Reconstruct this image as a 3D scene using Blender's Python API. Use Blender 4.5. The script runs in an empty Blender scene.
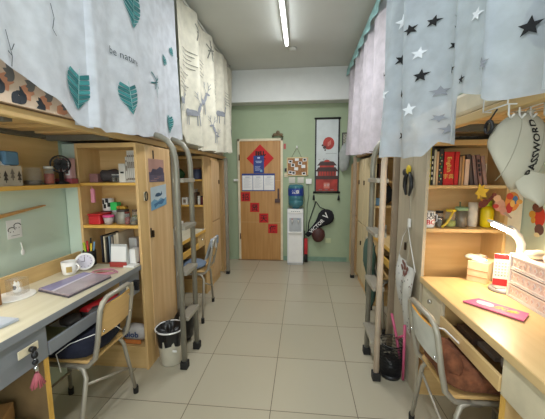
import bpy, math, random
from mathutils import Vector, Matrix
random.seed(7)
PI = math.pi
sc = bpy.context.scene
COL = sc.collection
# ---------------------------------------------------------------- camera, world, light, exposure
H = 1.37
cam_d = bpy.data.cameras.new('camera'); cam_d.sensor_width = 36; cam_d.lens = 36*291/545
cam_d.clip_start = .02
cam = bpy.data.objects.new('camera', cam_d); COL.objects.link(cam)
_p, _y, _r = math.radians(6.75), math.radians(5.9), math.radians(-.3)
ff = Vector((-math.sin(_y)*math.cos(_p), math.cos(_y)*math.cos(_p), -math.sin(_p)))
rt = Vector((math.cos(_y), math.sin(_y), 0)); up = rt.cross(ff)
rr = rt*math.cos(_r)+up*math.sin(_r); uu = up*math.cos(_r)-rt*math.sin(_r)
M = Matrix((rr, uu, -ff)).transposed().to_4x4(); M.translation = (0, 0, H)
cam.matrix_world = M
sc.camera = cam
sc.view_settings.view_transform = 'Standard'; sc.view_settings.look = 'None'
sc.view_settings.gamma = 1; sc.view_settings.use_curve_mapping = False
sc.view_settings.exposure = 0.0
w = bpy.data.worlds.new('world'); sc.world = w; w.use_nodes = True
w.node_tree.nodes['Background'].inputs[0].default_value = (.75, .88, 1, 1)
w.node_tree.nodes['Background'].inputs[1].default_value = 1.2
def area(name, loc, direction, sx, sy, power, col, spread=PI):
    l = bpy.data.lights.new(name, 'AREA'); l.shape = 'RECTANGLE'; l.size = sx; l.size_y = sy
    l.energy = power; l.color = col; l.spread = spread
    o = bpy.data.objects.new(name, l); COL.objects.link(o); o.location = loc
    o.rotation_euler = Vector(direction).to_track_quat('-Z', 'Y').to_euler()
    return o
area('added_daylight', (-.15, -1.75, 1.5), (0, 1, -.05), 2.0, 1.9, 42, (.93, .97, 1))  # added area lamp behind the camera, standing in for unseen daylight
area('ceiling_tube_light_far', (-.19, 2.9, 2.81), (0, 0, -1), .05, 1.15, 27, (.95, .98, 1))
area('ceiling_tube_light_near', (-.19, .3, 2.81), (0, 0, -1), .05, 1.15, 20, (.95, .98, 1))

# ---------------------------------------------------------------- materials
def s2l(c):
    if isinstance(c, str): c = tuple(int(c[i:i+2], 16)/255 for i in (0, 2, 4))
    return tuple((x/12.92 if x <= .04045 else ((x+.055)/1.055)**2.4) for x in c)
_m = {}
def mat(name, c='808080', rough=.55, metal=0, noise=.06, nscale=8, bump=0, coat=0, trans=0, emit=None, es=1, stretch=(1, 1, 1), c2=None, alpha=1):
    if name in _m: return _m[name]
    m = bpy.data.materials.new(name); m.use_nodes = True; nt = m.node_tree; b = nt.nodes['Principled BSDF']
    col = s2l(c); b.inputs['Roughness'].default_value = rough; b.inputs['Metallic'].default_value = metal
    b.inputs['Coat Weight'].default_value = coat; b.inputs['Transmission Weight'].default_value = trans
    b.inputs['Alpha'].default_value = alpha
    tc = nt.nodes.new('ShaderNodeTexCoord'); mp = nt.nodes.new('ShaderNodeMapping'); mp.inputs['Scale'].default_value = stretch
    nz = nt.nodes.new('ShaderNodeTexNoise'); nz.inputs['Scale'].default_value = nscale; nz.inputs['Detail'].default_value = 4
    nt.links.new(tc.outputs['Object'], mp.inputs[0]); nt.links.new(mp.outputs[0], nz.inputs['Vector'])
    cr = nt.nodes.new('ShaderNodeValToRGB')
    k2 = s2l(c2) if c2 else tuple(max(0, x*(1-noise*2.5)) for x in col)
    k1 = col if c2 else tuple(min(1, x*(1+noise)) for x in col)
    cr.color_ramp.elements[0].position = .35; cr.color_ramp.elements[1].position = .65
    cr.color_ramp.elements[0].color = (*k2, 1); cr.color_ramp.elements[1].color = (*k1, 1)
    nt.links.new(nz.outputs[0], cr.inputs[0]); nt.links.new(cr.outputs[0], b.inputs['Base Color'])
    if bump:
        bp = nt.nodes.new('ShaderNodeBump'); bp.inputs['Strength'].default_value = bump; bp.inputs['Distance'].default_value = .01
        nt.links.new(nz.outputs[0], bp.inputs['Height']); nt.links.new(bp.outputs[0], b.inputs['Normal'])
    if emit:
        b.inputs['Emission Color'].default_value = (*s2l(emit), 1); b.inputs['Emission Strength'].default_value = es
    _m[name] = m; return m
def cloth(name, c, sheer=.0, transl=.3, noise=.05):
    if name in _m: return _m[name]
    m = mat(name, c, rough=.9, noise=noise, nscale=14); nt = m.node_tree; b = nt.nodes['Principled BSDF']; out = nt.nodes['Material Output']
    t = nt.nodes.new('ShaderNodeBsdfTranslucent'); mx = nt.nodes.new('ShaderNodeMixShader'); mx.inputs[0].default_value = transl
    cr = b.inputs['Base Color'].links[0].from_socket; nt.links.new(cr, t.inputs[0])
    nt.links.new(b.outputs[0], mx.inputs[1]); nt.links.new(t.outputs[0], mx.inputs[2]); last = mx
    if sheer:
        tr = nt.nodes.new('ShaderNodeBsdfTransparent'); m2 = nt.nodes.new('ShaderNodeMixShader'); m2.inputs[0].default_value = sheer
        nt.links.new(mx.outputs[0], m2.inputs[1]); nt.links.new(tr.outputs[0], m2.inputs[2]); last = m2
    nt.links.new(last.outputs[0], out.inputs[0]); return m
def wood(name, c, c2, axis='z', rough=.42, scale=3):
    s = {'z': (9, 9, .6), 'y': (9, .6, 9), 'x': (.6, 9, 9)}[axis]
    return mat(name, c, rough=rough, c2=c2, nscale=scale, stretch=s)
pineZ = wood('pine_upright', 'd9b57e', 'cda76f', 'z'); pineY = wood('pine_long', 'd9b880', 'cfac74', 'y'); pineX = wood('pine_cross', 'd8b47c', 'cba56c', 'x')
pineK = wood('knotty_pine', 'd9b788', 'c9a272', 'z'); beech = wood('beech_board', 'c99a62', 'bd8d54', 'z', rough=.35)
lam = wood('pale_desk_laminate', 'd8d0b8', 'cfc6ac', 'y', rough=.32); lamR = wood('warm_desk_laminate', 'dcbd88', 'd3b27c', 'y', rough=.35)
edgeY = mat('yellow_edge_band', 'dfae52', noise=.04); drawerR = mat('ivory_drawer_front', 'd8ccb0', rough=.45)
grey = mat('grey_desk_edge', '84878c', rough=.5, noise=.03); greydk = mat('dark_grey_board', '6b6e73')
darkwood = mat('dark_underside_wood', '8a6a45', noise=.1)
steel = mat('grey_painted_steel', '918d80', rough=.42, metal=.3, noise=.04); steelL = mat('pale_steel_tube', 'a8a193', rough=.38, metal=.35, noise=.03)
steelD = mat('dark_bed_steel', '6f6c62', rough=.5, metal=.3); chrome = mat('chrome', 'd0d0d0', rough=.15, metal=1, noise=.02)
litrail = mat('lit_beige_rail', 'd3bfaa', rough=.45, metal=0)  # near right ladder rail, the warm light on it put into the colour
rubber = mat('black_rubber', '1d1c1b', rough=.7); black = mat('black_plastic', '1b1b1e', rough=.4); blackcloth = mat('black_cloth', '1c1c22', rough=.9)
white = mat('white_plastic', 'eceae6', rough=.35, noise=.02); offw = mat('off_white', 'd9d4c8', rough=.6); paper = mat('white_paper', 'e9e8e6', rough=.8, noise=.01)
wgrey = mat('light_grey_plastic', 'b9b9b7'); red = mat('red_plastic', 'c4232a', rough=.4); redp = mat('red_paper', 'c21f1f', rough=.7, noise=.02); ink = mat('black_ink', '1a1616', rough=.7)
green = mat('green_plastic', '2fc05a', rough=.4); pink = mat('pink_plastic', 'df8fa8', rough=.45); yellow = mat('yellow_plastic', 'e8c92c', rough=.35); orange = mat('orange_paper', 'dd7f33')
blueP = mat('blue_poster', '2a3f86', noise=.05); blueL = mat('light_blue', '7ea9c8'); navy = mat('navy_cloth', '171a2c', rough=.95, bump=.3, nscale=40)
brownc = mat('brown_plush', '7a4a30', rough=1, noise=.15, nscale=30, bump=.8); kraft = mat('kraft_card', 'b08656'); cream = mat('cream', 'e3d6b8')
glass = mat('clear_glass', 'dfe8e8', rough=.05, noise=.01, alpha=.1); amber = mat('amber_contents', '5e4a26', noise=.2, nscale=40); olive = mat('olive_contents', '7d7a2c', noise=.2, nscale=30)
mauve = mat('mauve_cover', '9c7a78'); brown = mat('dark_brown', '4b2a22'); goldl = mat('gold_leaf_print', 'e3c35c')
wallm = mat('green_wall_paint', 'a3b292', rough=.6, noise=.03, nscale=2.5, bump=.05); wallside = mat('pale_green_wall', 'c9d8c8', rough=.6, noise=.02, nscale=2)
ceilm = mat('ceiling_paint', 'c9cbc4', rough=.9, noise=.02, nscale=1.5); beamm = mat('white_beam_paint', 'dcdedb', rough=.8, noise=.01)

# ---------------------------------------------------------------- mesh builder
class MB:
    def __init__(s): s.v = []; s.f = []; s.mi = []; s.sm = []; s.T = None
    def av(s, p):
        p = Vector(p)
        if s.T: p = s.T @ p
        s.v.append(p); return len(s.v)-1
    def af(s, idx, m=0, sm=False): s.f.append(tuple(idx)); s.mi.append(m); s.sm.append(sm)
    def box(s, x0, x1, y0, y1, z0, z1, m=0):
        i = [s.av((x, y, z)) for z in (z0, z1) for x, y in ((x0, y0), (x1, y0), (x1, y1), (x0, y1))]
        for q in ((3, 2, 1, 0), (4, 5, 6, 7), (0, 1, 5, 4), (1, 2, 6, 5), (2, 3, 7, 6), (3, 0, 4, 7)): s.af([i[k] for k in q], m)
        return s
    def tube(s, pts, r, n=10, m=0, cap=True):
        pts = [Vector(p) for p in pts]; rings = []; L = len(pts); ref = None
        for k, p in enumerate(pts):
            a = pts[max(0, k-1)]; b = pts[min(L-1, k+1)]; t = (b-a).normalized()
            if ref is None:
                ref = Vector((0, 0, 1)) if abs(t.z) < .9 else Vector((1, 0, 0))
            u = (ref-t*ref.dot(t)).normalized(); ref = u; v = t.cross(u)
            rad = r[k] if isinstance(r, (list, tuple)) else r
            if isinstance(rad, (list, tuple)): ra, rb = rad
            else: ra = rb = rad
            rings.append([s.av(p+u*math.cos(2*PI*j/n)*ra+v*math.sin(2*PI*j/n)*rb) for j in range(n)])
        for a, b in zip(rings, rings[1:]):
            for j in range(n): s.af((a[j], a[(j+1) % n], b[(j+1) % n], b[j]), m, True)
        if cap: s.af(list(reversed(rings[0])), m); s.af(rings[-1], m)
        return s
    def cyl(s, p0, p1, r, n=16, m=0): return s.tube([p0, p1], r, n, m)
    def lathe(s, prof, c=(0, 0, 0), n=24, m=0, capb=True, capt=True, smooth=True):
        c = Vector(c); rings = []
        for (r, z) in prof: rings.append([s.av((c.x+r*math.cos(2*PI*j/n), c.y+r*math.sin(2*PI*j/n), c.z+z)) for j in range(n)])
        for a, b in zip(rings, rings[1:]):
            for j in range(n): s.af((a[j], a[(j+1) % n], b[(j+1) % n], b[j]), m, smooth)
        if capb: s.af(list(reversed(rings[0])), m)
        if capt: s.af(rings[-1], m)
        return s
    def ell(s, c, r, m=0, nu=16, nv=10, fn=None):
        c = Vector(c); rows = []
        for i in range(nv+1):
            th = PI*i/nv; row = []
            for j in range(nu):
                ph = 2*PI*j/nu; d = Vector((math.sin(th)*math.cos(ph), math.sin(th)*math.sin(ph), math.cos(th)))
                k = fn(d) if fn else 1
                row.append(s.av((c.x+d.x*r[0]*k, c.y+d.y*r[1]*k, c.z+d.z*r[2]*k)))
            rows.append(row)
        for a, b in zip(rows, rows[1:]):
            for j in range(nu): s.af((a[j], b[j], b[(j+1) % nu], a[(j+1) % nu]), m, True)
        return s
    def prism(s, poly, o, u, v, th, m=0):
        """polygon in the plane o + a*u + b*v, extruded by th along u x v"""
        o, u, v = Vector(o), Vector(u), Vector(v); n = u.cross(v).normalized()
        a = [s.av(o+u*p[0]+v*p[1]) for p in poly]; b = [s.av(o+u*p[0]+v*p[1]+n*th) for p in poly]
        s.af(list(reversed(a)), m); s.af(b, m); k = len(poly)
        for j in range(k): s.af((a[j], a[(j+1) % k], b[(j+1) % k], b[j]), m)
        return s
    def grid(s, fn, nu, nv, m=0, sm=True, mf=None):
        I = [[s.av(fn(i/nu, j/nv)) for j in range(nv+1)] for i in range(nu+1)]
        for i in range(nu):
            for j in range(nv): s.af((I[i][j], I[i+1][j], I[i+1][j+1], I[i][j+1]), mf((i+.5)/nu, (j+.5)/nv) if mf else m, sm)
        return s
    def text(s, txt, o, u, v, size, m=0, off=.0008, align='CENTER', bold=0, mapf=None):
        vs, fs = textmesh(txt, size, align, bold); o, u, v = Vector(o), Vector(u), Vector(v); n = u.cross(v).normalized()
        idx = [s.av(mapf(x, y) if mapf else o+u*x+v*y+n*off) for x, y in vs]
        for f in fs: s.af([idx[k] for k in f], m)
        return s
def textmesh(txt, size, align='CENTER', bold=0, _c={}):
    key = (txt, size, align, bold)
    if key in _c: return _c[key]
    cu = bpy.data.curves.new('lettering', 'FONT'); cu.body = txt; cu.size = size; cu.align_x = align; cu.align_y = 'CENTER'; cu.resolution_u = 2; cu.offset = bold*size
    o = bpy.data.objects.new('lettering', cu); COL.objects.link(o); bpy.context.view_layer.update()
    me = o.evaluated_get(bpy.context.evaluated_depsgraph_get()).to_mesh()
    r = ([(a.co.x, a.co.y) for a in me.vertices], [tuple(p.vertices) for p in me.polygons])
    bpy.data.objects.remove(o); bpy.data.curves.remove(cu)
    _c[key] = r; return r
def tag(o, label, cat, group=None):
    o['label'] = label; o['category'] = cat
    if group: o['group'] = group
    return o
def mkobj(name, mb, mats, bevel=0):
    me = bpy.data.meshes.new(name); me.from_pydata([tuple(v) for v in mb.v], [], mb.f)
    for m in (mats if isinstance(mats, (list, tuple)) else [mats]): me.materials.append(m)
    me.polygons.foreach_set('material_index', mb.mi); me.polygons.foreach_set('use_smooth', mb.sm); me.update()
    o = bpy.data.objects.new(name, me); COL.objects.link(o)
    if bevel:
        b = o.modifiers.new('bevel', 'BEVEL'); b.width = bevel; b.segments = 2; b.limit_method = 'ANGLE'; b.angle_limit = .7
    return o
def T(name, label, cat, loc=(0, 0, 0), rot=0, group=None):
    o = bpy.data.objects.new(name, None); COL.objects.link(o); o.empty_display_size = .05
    o.location = loc; o.rotation_euler = (0, 0, rot); return tag(o, label, cat, group)
def P(name, mb, mats, parent, bevel=0, label=None, world=True):
    """a part; when world is set the mesh was drawn in room coordinates"""
    root = parent
    while root.parent: root = root.parent
    if world:
        l = Vector(root.location); mb.v = [v-l for v in mb.v]
    o = mkobj(name, mb, mats, bevel); o.parent = parent
    if label: o['label'] = label
    return o
def ONE(name, mb, mats, label, cat, group=None, bevel=0, loc=None, rot=0):
    """a thing that is one mesh; loc None: drawn in room coordinates, else local"""
    if loc is None:
        xs = [v.x for v in mb.v]; ys = [v.y for v in mb.v]; zs = [v.z for v in mb.v]
        loc = Vector(((min(xs)+max(xs))/2, (min(ys)+max(ys))/2, min(zs))); mb.v = [v-loc for v in mb.v]
    o = mkobj(name, mb, mats, bevel); o.location = loc; o.rotation_euler = (0, 0, rot); return tag(o, label, cat, group)
def ST(name, mb, mats, parent=None, bevel=0):
    o = mkobj(name, mb, mats, bevel)
    if parent: o.parent = parent
    else: o['kind'] = 'structure'
    return o
def dup(root, loc, rot=None, label=None, group=None):
    def cp(o, par):
        c = o.copy(); COL.objects.link(c); c.parent = par
        for ch in list(o.children): cp(ch, c)
        return c
    kids = list(root.children); r = root.copy(); COL.objects.link(r); r.location = loc
    if rot is not None: r.rotation_euler = (0, 0, rot)
    for ch in kids: cp(ch, r)
    if label: r['label'] = label
    if group: r['group'] = group
    return r
def B(*a, m=0): return MB().box(*a, m=m)
def lerp(tab, x):
    if x <= tab[0][0]: return tab[0][1]
    for (a, p), (b, q) in zip(tab, tab[1:]):
        if x <= b: return p+(q-p)*(x-a)/(b-a)
    return tab[-1][1]
def arc(c, r, a0, a1, n, plane='xz'):
    out = []
    for k in range(n+1):
        a = math.radians(a0+(a1-a0)*k/n); p, q = r*math.cos(a), r*math.sin(a)
        out.append({'xz': (c[0]+p, c[1], c[2]+q), 'yz': (c[0], c[1]+p, c[2]+q), 'xy': (c[0]+p, c[1]+q, c[2])}[plane])
    return out

# ---------------------------------------------------------------- the room
XW0, XW1, YB, YN, ZC = -1.63, 1.25, 4.585, -1.6, 2.89
tile = bpy.data.materials.new('floor_tiles'); tile.use_nodes = True
nt = tile.node_tree; b = nt.nodes['Principled BSDF']; tc = nt.nodes.new('ShaderNodeTexCoord')
mp = nt.nodes.new('ShaderNodeMapping'); mp.inputs['Location'].default_value = (.178, -.045, 0)
bk = nt.nodes.new('ShaderNodeTexBrick'); bk.offset = 0; bk.inputs['Scale'].default_value = 1; bk.inputs['Brick Width'].default_value = .5; bk.inputs['Row Height'].default_value = .5
bk.inputs['Mortar Size'].default_value = .0022; bk.inputs['Mortar Smooth'].default_value = .1
bk.inputs['Color1'].default_value = (*s2l('b2aa96'), 1); bk.inputs['Color2'].default_value = (*s2l('aea691'), 1); bk.inputs['Mortar'].default_value = (*s2l('6a6254'), 1)
nt.links.new(tc.outputs['Object'], mp.inputs[0]); nt.links.new(mp.outputs[0], bk.inputs['Vector']); nt.links.new(bk.outputs['Color'], b.inputs['Base Color'])
b.inputs['Roughness'].default_value = .24; b.inputs['Specular IOR Level'].default_value = .45
ST('floor', B(XW0-.1, XW1+.1, YN-.1, YB+.1, -.1, 0), tile)
ST('ceiling', B(XW0-.1, XW1+.1, YN-.1, YB+.1, ZC, ZC+.1), ceilm)
ST('wall_back', B(XW0-.1, XW1+.1, YB, YB+.1, 0, ZC), wallm)
ST('wall_left', B(XW0-.1, XW0, YN, YB, 0, ZC), wallside)
ST('wall_right', B(XW1, XW1+.1, YN, YB, 0, ZC), wallside)
nw = MB(); nw.box(XW0, -1.2, YN-.1, YN, 0, ZC); nw.box(.9, XW1, YN-.1, YN, 0, ZC); nw.box(-1.2, .9, YN-.1, YN, 2.5, ZC); nw.box(-1.2, .9, YN-.1, YN, 0, .5)
ST('wall_near', nw, wallside)
wn = MB()
for x in (-1.2, -.52, .16, .84): wn.box(x, x+.06, YN-.08, YN-.03, .5, 2.5)
wn.box(-1.2, .9, YN-.08, YN-.03, .5, .56); wn.box(-1.2, .9, YN-.08, YN-.03, 2.44, 2.5)
ST('window_1', wn, white)
ST('trim_beam', B(XW0, XW1, 4.37, YB, 2.433, ZC), beamm, bevel=.008)
ST('baseboard_back', B(-.3, .7, YB-.012, YB, 0, .07), mat('green_skirting', '7f9c86'))

# door
dr = T('door_1', '', ''); del dr['label'], dr['category']; dr['kind'] = 'structure'; dr.location = (-.65, YB, 0)
fr = MB(); fr.box(-1.02, -.985, YB-.04, YB+.002, 0, 1.93); fr.box(-.34, -.305, YB-.04, YB+.002, 0, 1.93); fr.box(-1.02, -.305, YB-.04, YB+.002, 1.895, 1.93)
ST('frame', fr, cream, dr, .004)
lf = MB(); lf.box(-.985, -.34, YB-.03, YB-.001, .012, 1.895)
for z in (.62, 1.28): lf.box(-.98, -.345, YB-.031, YB-.029, z, z+.006, m=1)
lf.box(-.375, -.372, YB-.0305, YB-.029, .01, 1.89, m=1)
ST('leaf', lf, [wood('door_veneer', 'bd8d52', 'ad7c42', 'z'), mat('pale_groove', 'cda874')], dr, .002)
st = MB(); st.box(-1.03, -.3, YB-.05, YB+.0, 0, .011); ST('threshold', st, darkwood, dr)
for z in (.35, 1.6):
    h = MB(); h.cyl((-.99, YB-.045, z), (-.99, YB-.045, z+.09), .008); ST('hinge', h, brown, dr)
lk = MB(); lk.box(-.43, -.35, YB-.055, YB-.028, .94, 1.0); lk.box(-.39, -.36, YB-.05, YB-.028, 1.0, 1.16, m=0)
lk.cyl((-.37, YB-.05, 1.1), (-.37, YB-.08, 1.1), .01); ST('lock', lk, mat('lock_brown', '4a2c20', rough=.4), dr, .003)
for c in list(dr.children): c.location = (.65, -YB, 0)

# papers on the door
u, v = (1, 0, 0), (0, 0, 1)
def sheet(name, x0, x1, z0, z1, y, mats, label, cat, group=None, deco=None, th=.0015):
    m = MB(); m.box(x0, x1, y-th, y, z0, z1)
    if deco: deco(m, (x0+x1)/2, (z0+z1)/2, y-th)
    return ONE(name, m, mats, label, cat, group)
yd = YB-.031
dm = MB(); c = (-.66, 1.63); R_ = .215
dm.prism([(-R_, 0), (0, -R_), (R_, 0), (0, R_)], (c[0], yd, c[1]), u, v, .0015)
dm.text('福', (c[0]+.005, yd-.0015, c[1]+.045), (-1, 0, 0), (0, 0, -1), .17, 1, off=.0006, bold=.02)
ONE('diamond_paper', dm, [redp, ink], 'large red diamond paper with an upside-down black character on the door', 'door decoration')
def deco_b(m, cx, cz, y):
    m.box(cx-.02, cx+.02, y-.0006, y, cz+.09, cz+.115, m=1)
    for k, z in enumerate((.05, .03)): m.box(cx-.05+k*.01, cx+.05-k*.01, y-.0006, y, cz+z-.005, cz+z+.005, m=1)
    for k in range(6): m.box(cx-.06, cx+.03-.01*(k % 3), y-.0006, y, cz-.03-k*.013, cz-.026-k*.013, m=1)
    m.box(cx+.02, cx+.055, y-.0006, y, cz-.115, cz-.08, m=2)
sheet('notice_poster', -.765, -.6, 1.4, 1.67, yd-.002, [blueP, mat('pale_print', 'b8c4e0'), blueL], 'small dark blue notice overlapping the red diamond on the door', 'poster', deco=deco_b)
bb = MB(); bb.box(-.955, -.43, yd-.002, yd, 1.12, 1.395); ONE('notice_backing', bb, [blueP], 'blue backing sheet behind the three white notices on the door', 'poster')
for k in range(3):
    x0 = -.948+k*.172
    def deco_n(m, cx, cz, y, k=k):
        for q in range(11 if k < 2 else 8): m.box(cx-.06, cx+.06-.02*((q*7+k) % 3), y-.0005, y, cz+.07-q*.015, cz+.073-q*.015, m=1)
        m.box(cx-.035, cx+.035, y-.0005, y, cz+.085, cz+.095, m=1)
    sheet('notice_sheet', x0, x0+.164, 1.135, 1.365, yd-.002, [paper, mat('grey_print', '9a9fae')], 'white printed notice, %s of the three on the blue sheet on the door' % ('leftmost', 'middle one', 'rightmost')[k], 'notice', 'notices on the door', deco_n)
for k, ch in enumerate('招贤天使'):
    cx, cz = -.899+k*.144, 1.03-k*.17
    m = MB(); a = (.012, -.01, .01, -.006)[k]; uu_ = (math.cos(a), 0, math.sin(a)); vv_ = (-math.sin(a), 0, math.cos(a)); q = .074
    m.prism([(-q, -q), (q, -q), (q, q), (-q, q)], (cx, yd, cz), uu_, vv_, .0015)
    m.text(ch, (cx, yd-.0015, cz-.012), uu_, vv_, .115, 1, off=.0006, bold=.012)
    ONE('character_paper', m, [redp, ink], 'small square red paper with a black character on the door, %s of four' % ('topmost', 'second from top', 'third from top', 'lowest')[k], 'door decoration', 'red character squares on the door')

# back wall things
yw = YB
# the decorations over the door
m = MB(); m.tube([(-.47, yw-.03, 1.965), (-.42, yw-.05, 1.975), (-.36, yw-.05, 1.98), (-.3, yw-.03, 1.95)], .012); m.ell((-.38, yw-.05, 2.01), (.03, .02, .035)); m.ell((-.42, yw-.045, 1.99), (.04, .02, .018))
m.ell((-.33, yw-.045, 1.985), (.03, .02, .02)); m.box(-.47, -.45, yw-.03, yw, 1.95, 1.975)
ONE('door_ornament', m, mat('dried_brown', '7e6b4c', noise=.2), 'small brown dried ornament sitting over the right corner of the door', 'ornament')
m = MB(); m.box(-.295, -.26, yw-.012, yw, 1.77, 1.85); ONE('red_tag', m, mat('pink_red', 'c05a58'), 'little red tag stuck on the wall just right of the door top', 'tag')
m = MB(); m.box(-1.09, -.99, yw-.035, yw, 1.275, 1.31); m.cyl((-1.02, yw-.035, 1.293), (-1.02, yw-.045, 1.293), .01); ONE('wall_hook', m, white, 'white hook strip on the green wall left of the door', 'hook', bevel=.006)
m = MB(); m.box(-.28, -.235, yw-.012, yw, 1.42, 1.475); m.box(-.268, -.247, yw-.016, yw-.012, 1.43, 1.465, m=0); ONE('doorbell_switch', m, black, 'small dark switch on the wall between door and corkboard', 'switch', bevel=.002)
m = MB(); m.box(-.285, -.225, yw-.012, yw, 1.335, 1.395); m.box(-.265, -.245, yw-.016, yw-.012, 1.35, 1.38, m=0); ONE('light_switch', m, cream, 'cream wall switch right of the door below the dark switch', 'switch', bevel=.003)
for x, l in ((-.165, 'left'), (-.03, 'right')):
    m = MB(); m.box(x-.048, x+.048, yw-.01, yw, 1.245, 1.335); m.box(x-.02, x+.02, yw-.013, yw-.01, 1.27, 1.31); ONE('wall_socket', m, offw, 'white square wall plate above the water bottle, the %s of two' % l, 'socket', 'wall plates above the dispenser', bevel=.003)
t = T('plug_adapter', 'white adapter plugged into the wall beside the scroll, cable hanging down', 'plug', (.1, yw, 1.2))
m = MB(); m.box(.05, .14, yw-.03, yw, 1.23, 1.31); P('plug_body', m, white, t, .004)
m = MB(); m.tube([(.09, yw-.02, 1.23), (.1, yw-.02, 1.05), (.075, yw-.02, .9), (.065, yw-.03, .5), (.06, yw-.03, .12)], .005, 6); P('cable', m, mat('grey_green_cable', '6d7a68'), t)
# cork board
t = T('corkboard', 'framed cork pinboard with small photos hanging above the water dispenser', 'pinboard', (-.08, yw, 1.5))
x0, x1, z0, z1 = -.245, .085, 1.355, 1.64
m = MB(); m.box(x0+.01, x1-.01, yw-.012, yw-.004, z0+.01, z1-.01); P('cork_panel', m, mat('cork', 'a4713f', noise=.15, nscale=60), t)
m = MB(); m.box(x0, x1, yw-.018, yw-.001, z0, z0+.014); m.box(x0, x1, yw-.018, yw-.001, z1-.014, z1); m.box(x0, x0+.014, yw-.018, yw-.001, z0, z1); m.box(x1-.014, x1, yw-.018, yw-.001, z0, z1); P('frame', m, wood('pale_frame', 'dcc594', 'd0b984', 'x'), t)
m = MB(); m.tube([(-.17, yw-.01, z1), (-.09, yw-.01, 1.79)], .0022, 5); m.tube([(-.02, yw-.01, z1), (-.09, yw-.01, 1.79)], .0022, 5); P('string', m, brown, t)
m = MB(); m.ell((-.09, yw-.012, 1.795), (.014, .012, .02)); P('wall_hook', m, white, t)
photos = [(-.19, 1.575, 1), (-.09, 1.61, 0), (.03, 1.6, 1), (-.15, 1.52, 1), (-.04, 1.55, 1), (-.1, 1.465, 0), (-.19, 1.41, 1), (-.14, 1.40, 1), (.02, 1.39, 1), (.01, 1.5, 0)]
for k, (px, pz, dk) in enumerate(photos):
    m = MB(); a = (k*37 % 20-10)*.01; ux = (math.cos(a), 0, math.sin(a)); vz = (-math.sin(a), 0, math.cos(a)); q = .03
    m.prism([(-q, -q*.8), (q, -q*.8), (q, q*.8), (-q, q*.8)], (px, yw-.0125-k*.0003, pz), ux, vz, .0008)
    if dk: m.prism([(-q*.6, -q*.4), (q*.6, -q*.4), (q*.6, q*.55), (-q*.6, q*.55)], (px, yw-.0134-k*.0003, pz), ux, vz, .0004, 1)
    P('pinned_photo', m, [paper, ink], t)
# hanging scroll
t = T('hanging_scroll', 'tall hanging scroll with a red moon above and a red palace gate below', 'wall scroll', (.365, yw, 1.6))
x0, x1, z0, z1 = .185, .555, 1.1, 2.215
m = MB(); m.box(x0+.02, x1-.02, yw-.012, yw-.006, z0+.02, z1-.02)
yq = yw-.012
pal = [mat('scroll_paper', 'cfd6d6', noise=.03), mat('scroll_red', 'b23a30', noise=.15), mat('scroll_dark', '4a3230'), mat('scroll_pale_text', '7b7f80'), mat('scroll_pink', 'cf7a6a')]
cx = .37
cir = [(.085*math.cos(a*PI/12), .085*math.sin(a*PI/12)*1.1) for a in range(24)]
m.prism(cir, (cx+.02, yq, 1.845), u, v, .0006, 1)
for (dx, dz, r) in ((-.06, -.06, .025), (-.09, -.03, .016), (-.05, -.1, .014)): m.prism([(r*math.cos(a*PI/5), r*math.sin(a*PI/5)) for a in range(10)], (cx+.02+dx, yq-.0007, 1.845+dz), u, v, .0004, 2)
for k in range(4): m.box(cx+.005+k*.012, cx+.02+k*.012, yq-.0011, yq-.0005, 1.80+k*.008, 1.86+k*.01, m=4)
m.box(cx-.02, cx+.14, yq-.0006, yq, 1.69, 1.694, m=3); m.box(cx-.13, cx-.1, yq-.0006, yq, 1.6, 1.605, m=3); m.box(cx-.1, cx+.02, yq-.0006, yq, 1.575, 1.579, m=3); m.text('云上', (cx-.03, yq, 1.6), u, v, .04, 3)
# palace: base wall, eaves, roofs
m.box(x0+.02, x1-.02, yq-.0006, yq, z0+.02, z0+.22, m=1)
m.box(x0+.02, x1-.02, yq-.0012, yq, z0+.2, z0+.255, m=2)
m.box(cx-.045, cx+.045, yq-.001, yq, z0+.06, z0+.15, m=4); m.text('云宫', (cx, yq-.001, z0+.11), u, v, .045, 0)
for k in range(3): m.box(cx-.12+k*.09, cx-.07+k*.09, yq-.001, yq, z0+.035, z0+.045, m=3)
m.box(cx-.14, cx+.14, yq-.0008, yq, z0+.255, z0+.33, m=1)
m.prism([(-.175, -.03), (.175, -.03), (.13, .035), (-.13, .035)], (cx, yq-.001, z0+.35), u, v, .0006, 2)
m.box(cx-.11, cx+.11, yq-.0012, yq, z0+.385, z0+.42, m=1)
m.prism([(-.15, -.03), (.15, -.03), (.1, .03), (.02, .04), (0, .065), (-.02, .04), (-.1, .03)], (cx, yq-.001, z0+.44), u, v, .0006, 2)
m.prism([(-.05, 0), (.05, 0), (.03, .03), (-.03, .03)], (cx, yq-.0018, z0+.465), u, v, .0005, 1)
for k in range(7): m.box(cx-.13+k*.04, cx-.12+k*.04, yq-.0016, yq, z0+.26, z0+.325, m=2)
P('scroll_picture', m, pal, t)
m = MB(); m.box(x0, x0+.022, yw-.015, yw-.003, z0, z1); m.box(x1-.022, x1, yw-.015, yw-.003, z0, z1); m.cyl((x0-.01, yw-.016, z1), (x1+.01, yw-.016, z1), .014); P('border', m, black, t)
m = MB(); m.cyl((x0-.02, yw-.018, z0), (x1+.02, yw-.018, z0), .014)
P('bottom_rod', m, black, t)
for x in (x0-.01, x1+.0):
    m = MB(); m.cyl((x, yw-.018, z0), (x, yw-.018, z0-.05), .003, 6); m.lathe([(.006, 0), (.012, -.01), (.02, -.08), (.0, -.082)], (x, yw-.024, z0-.04), 10); P('tassel', m, black, t)
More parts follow.
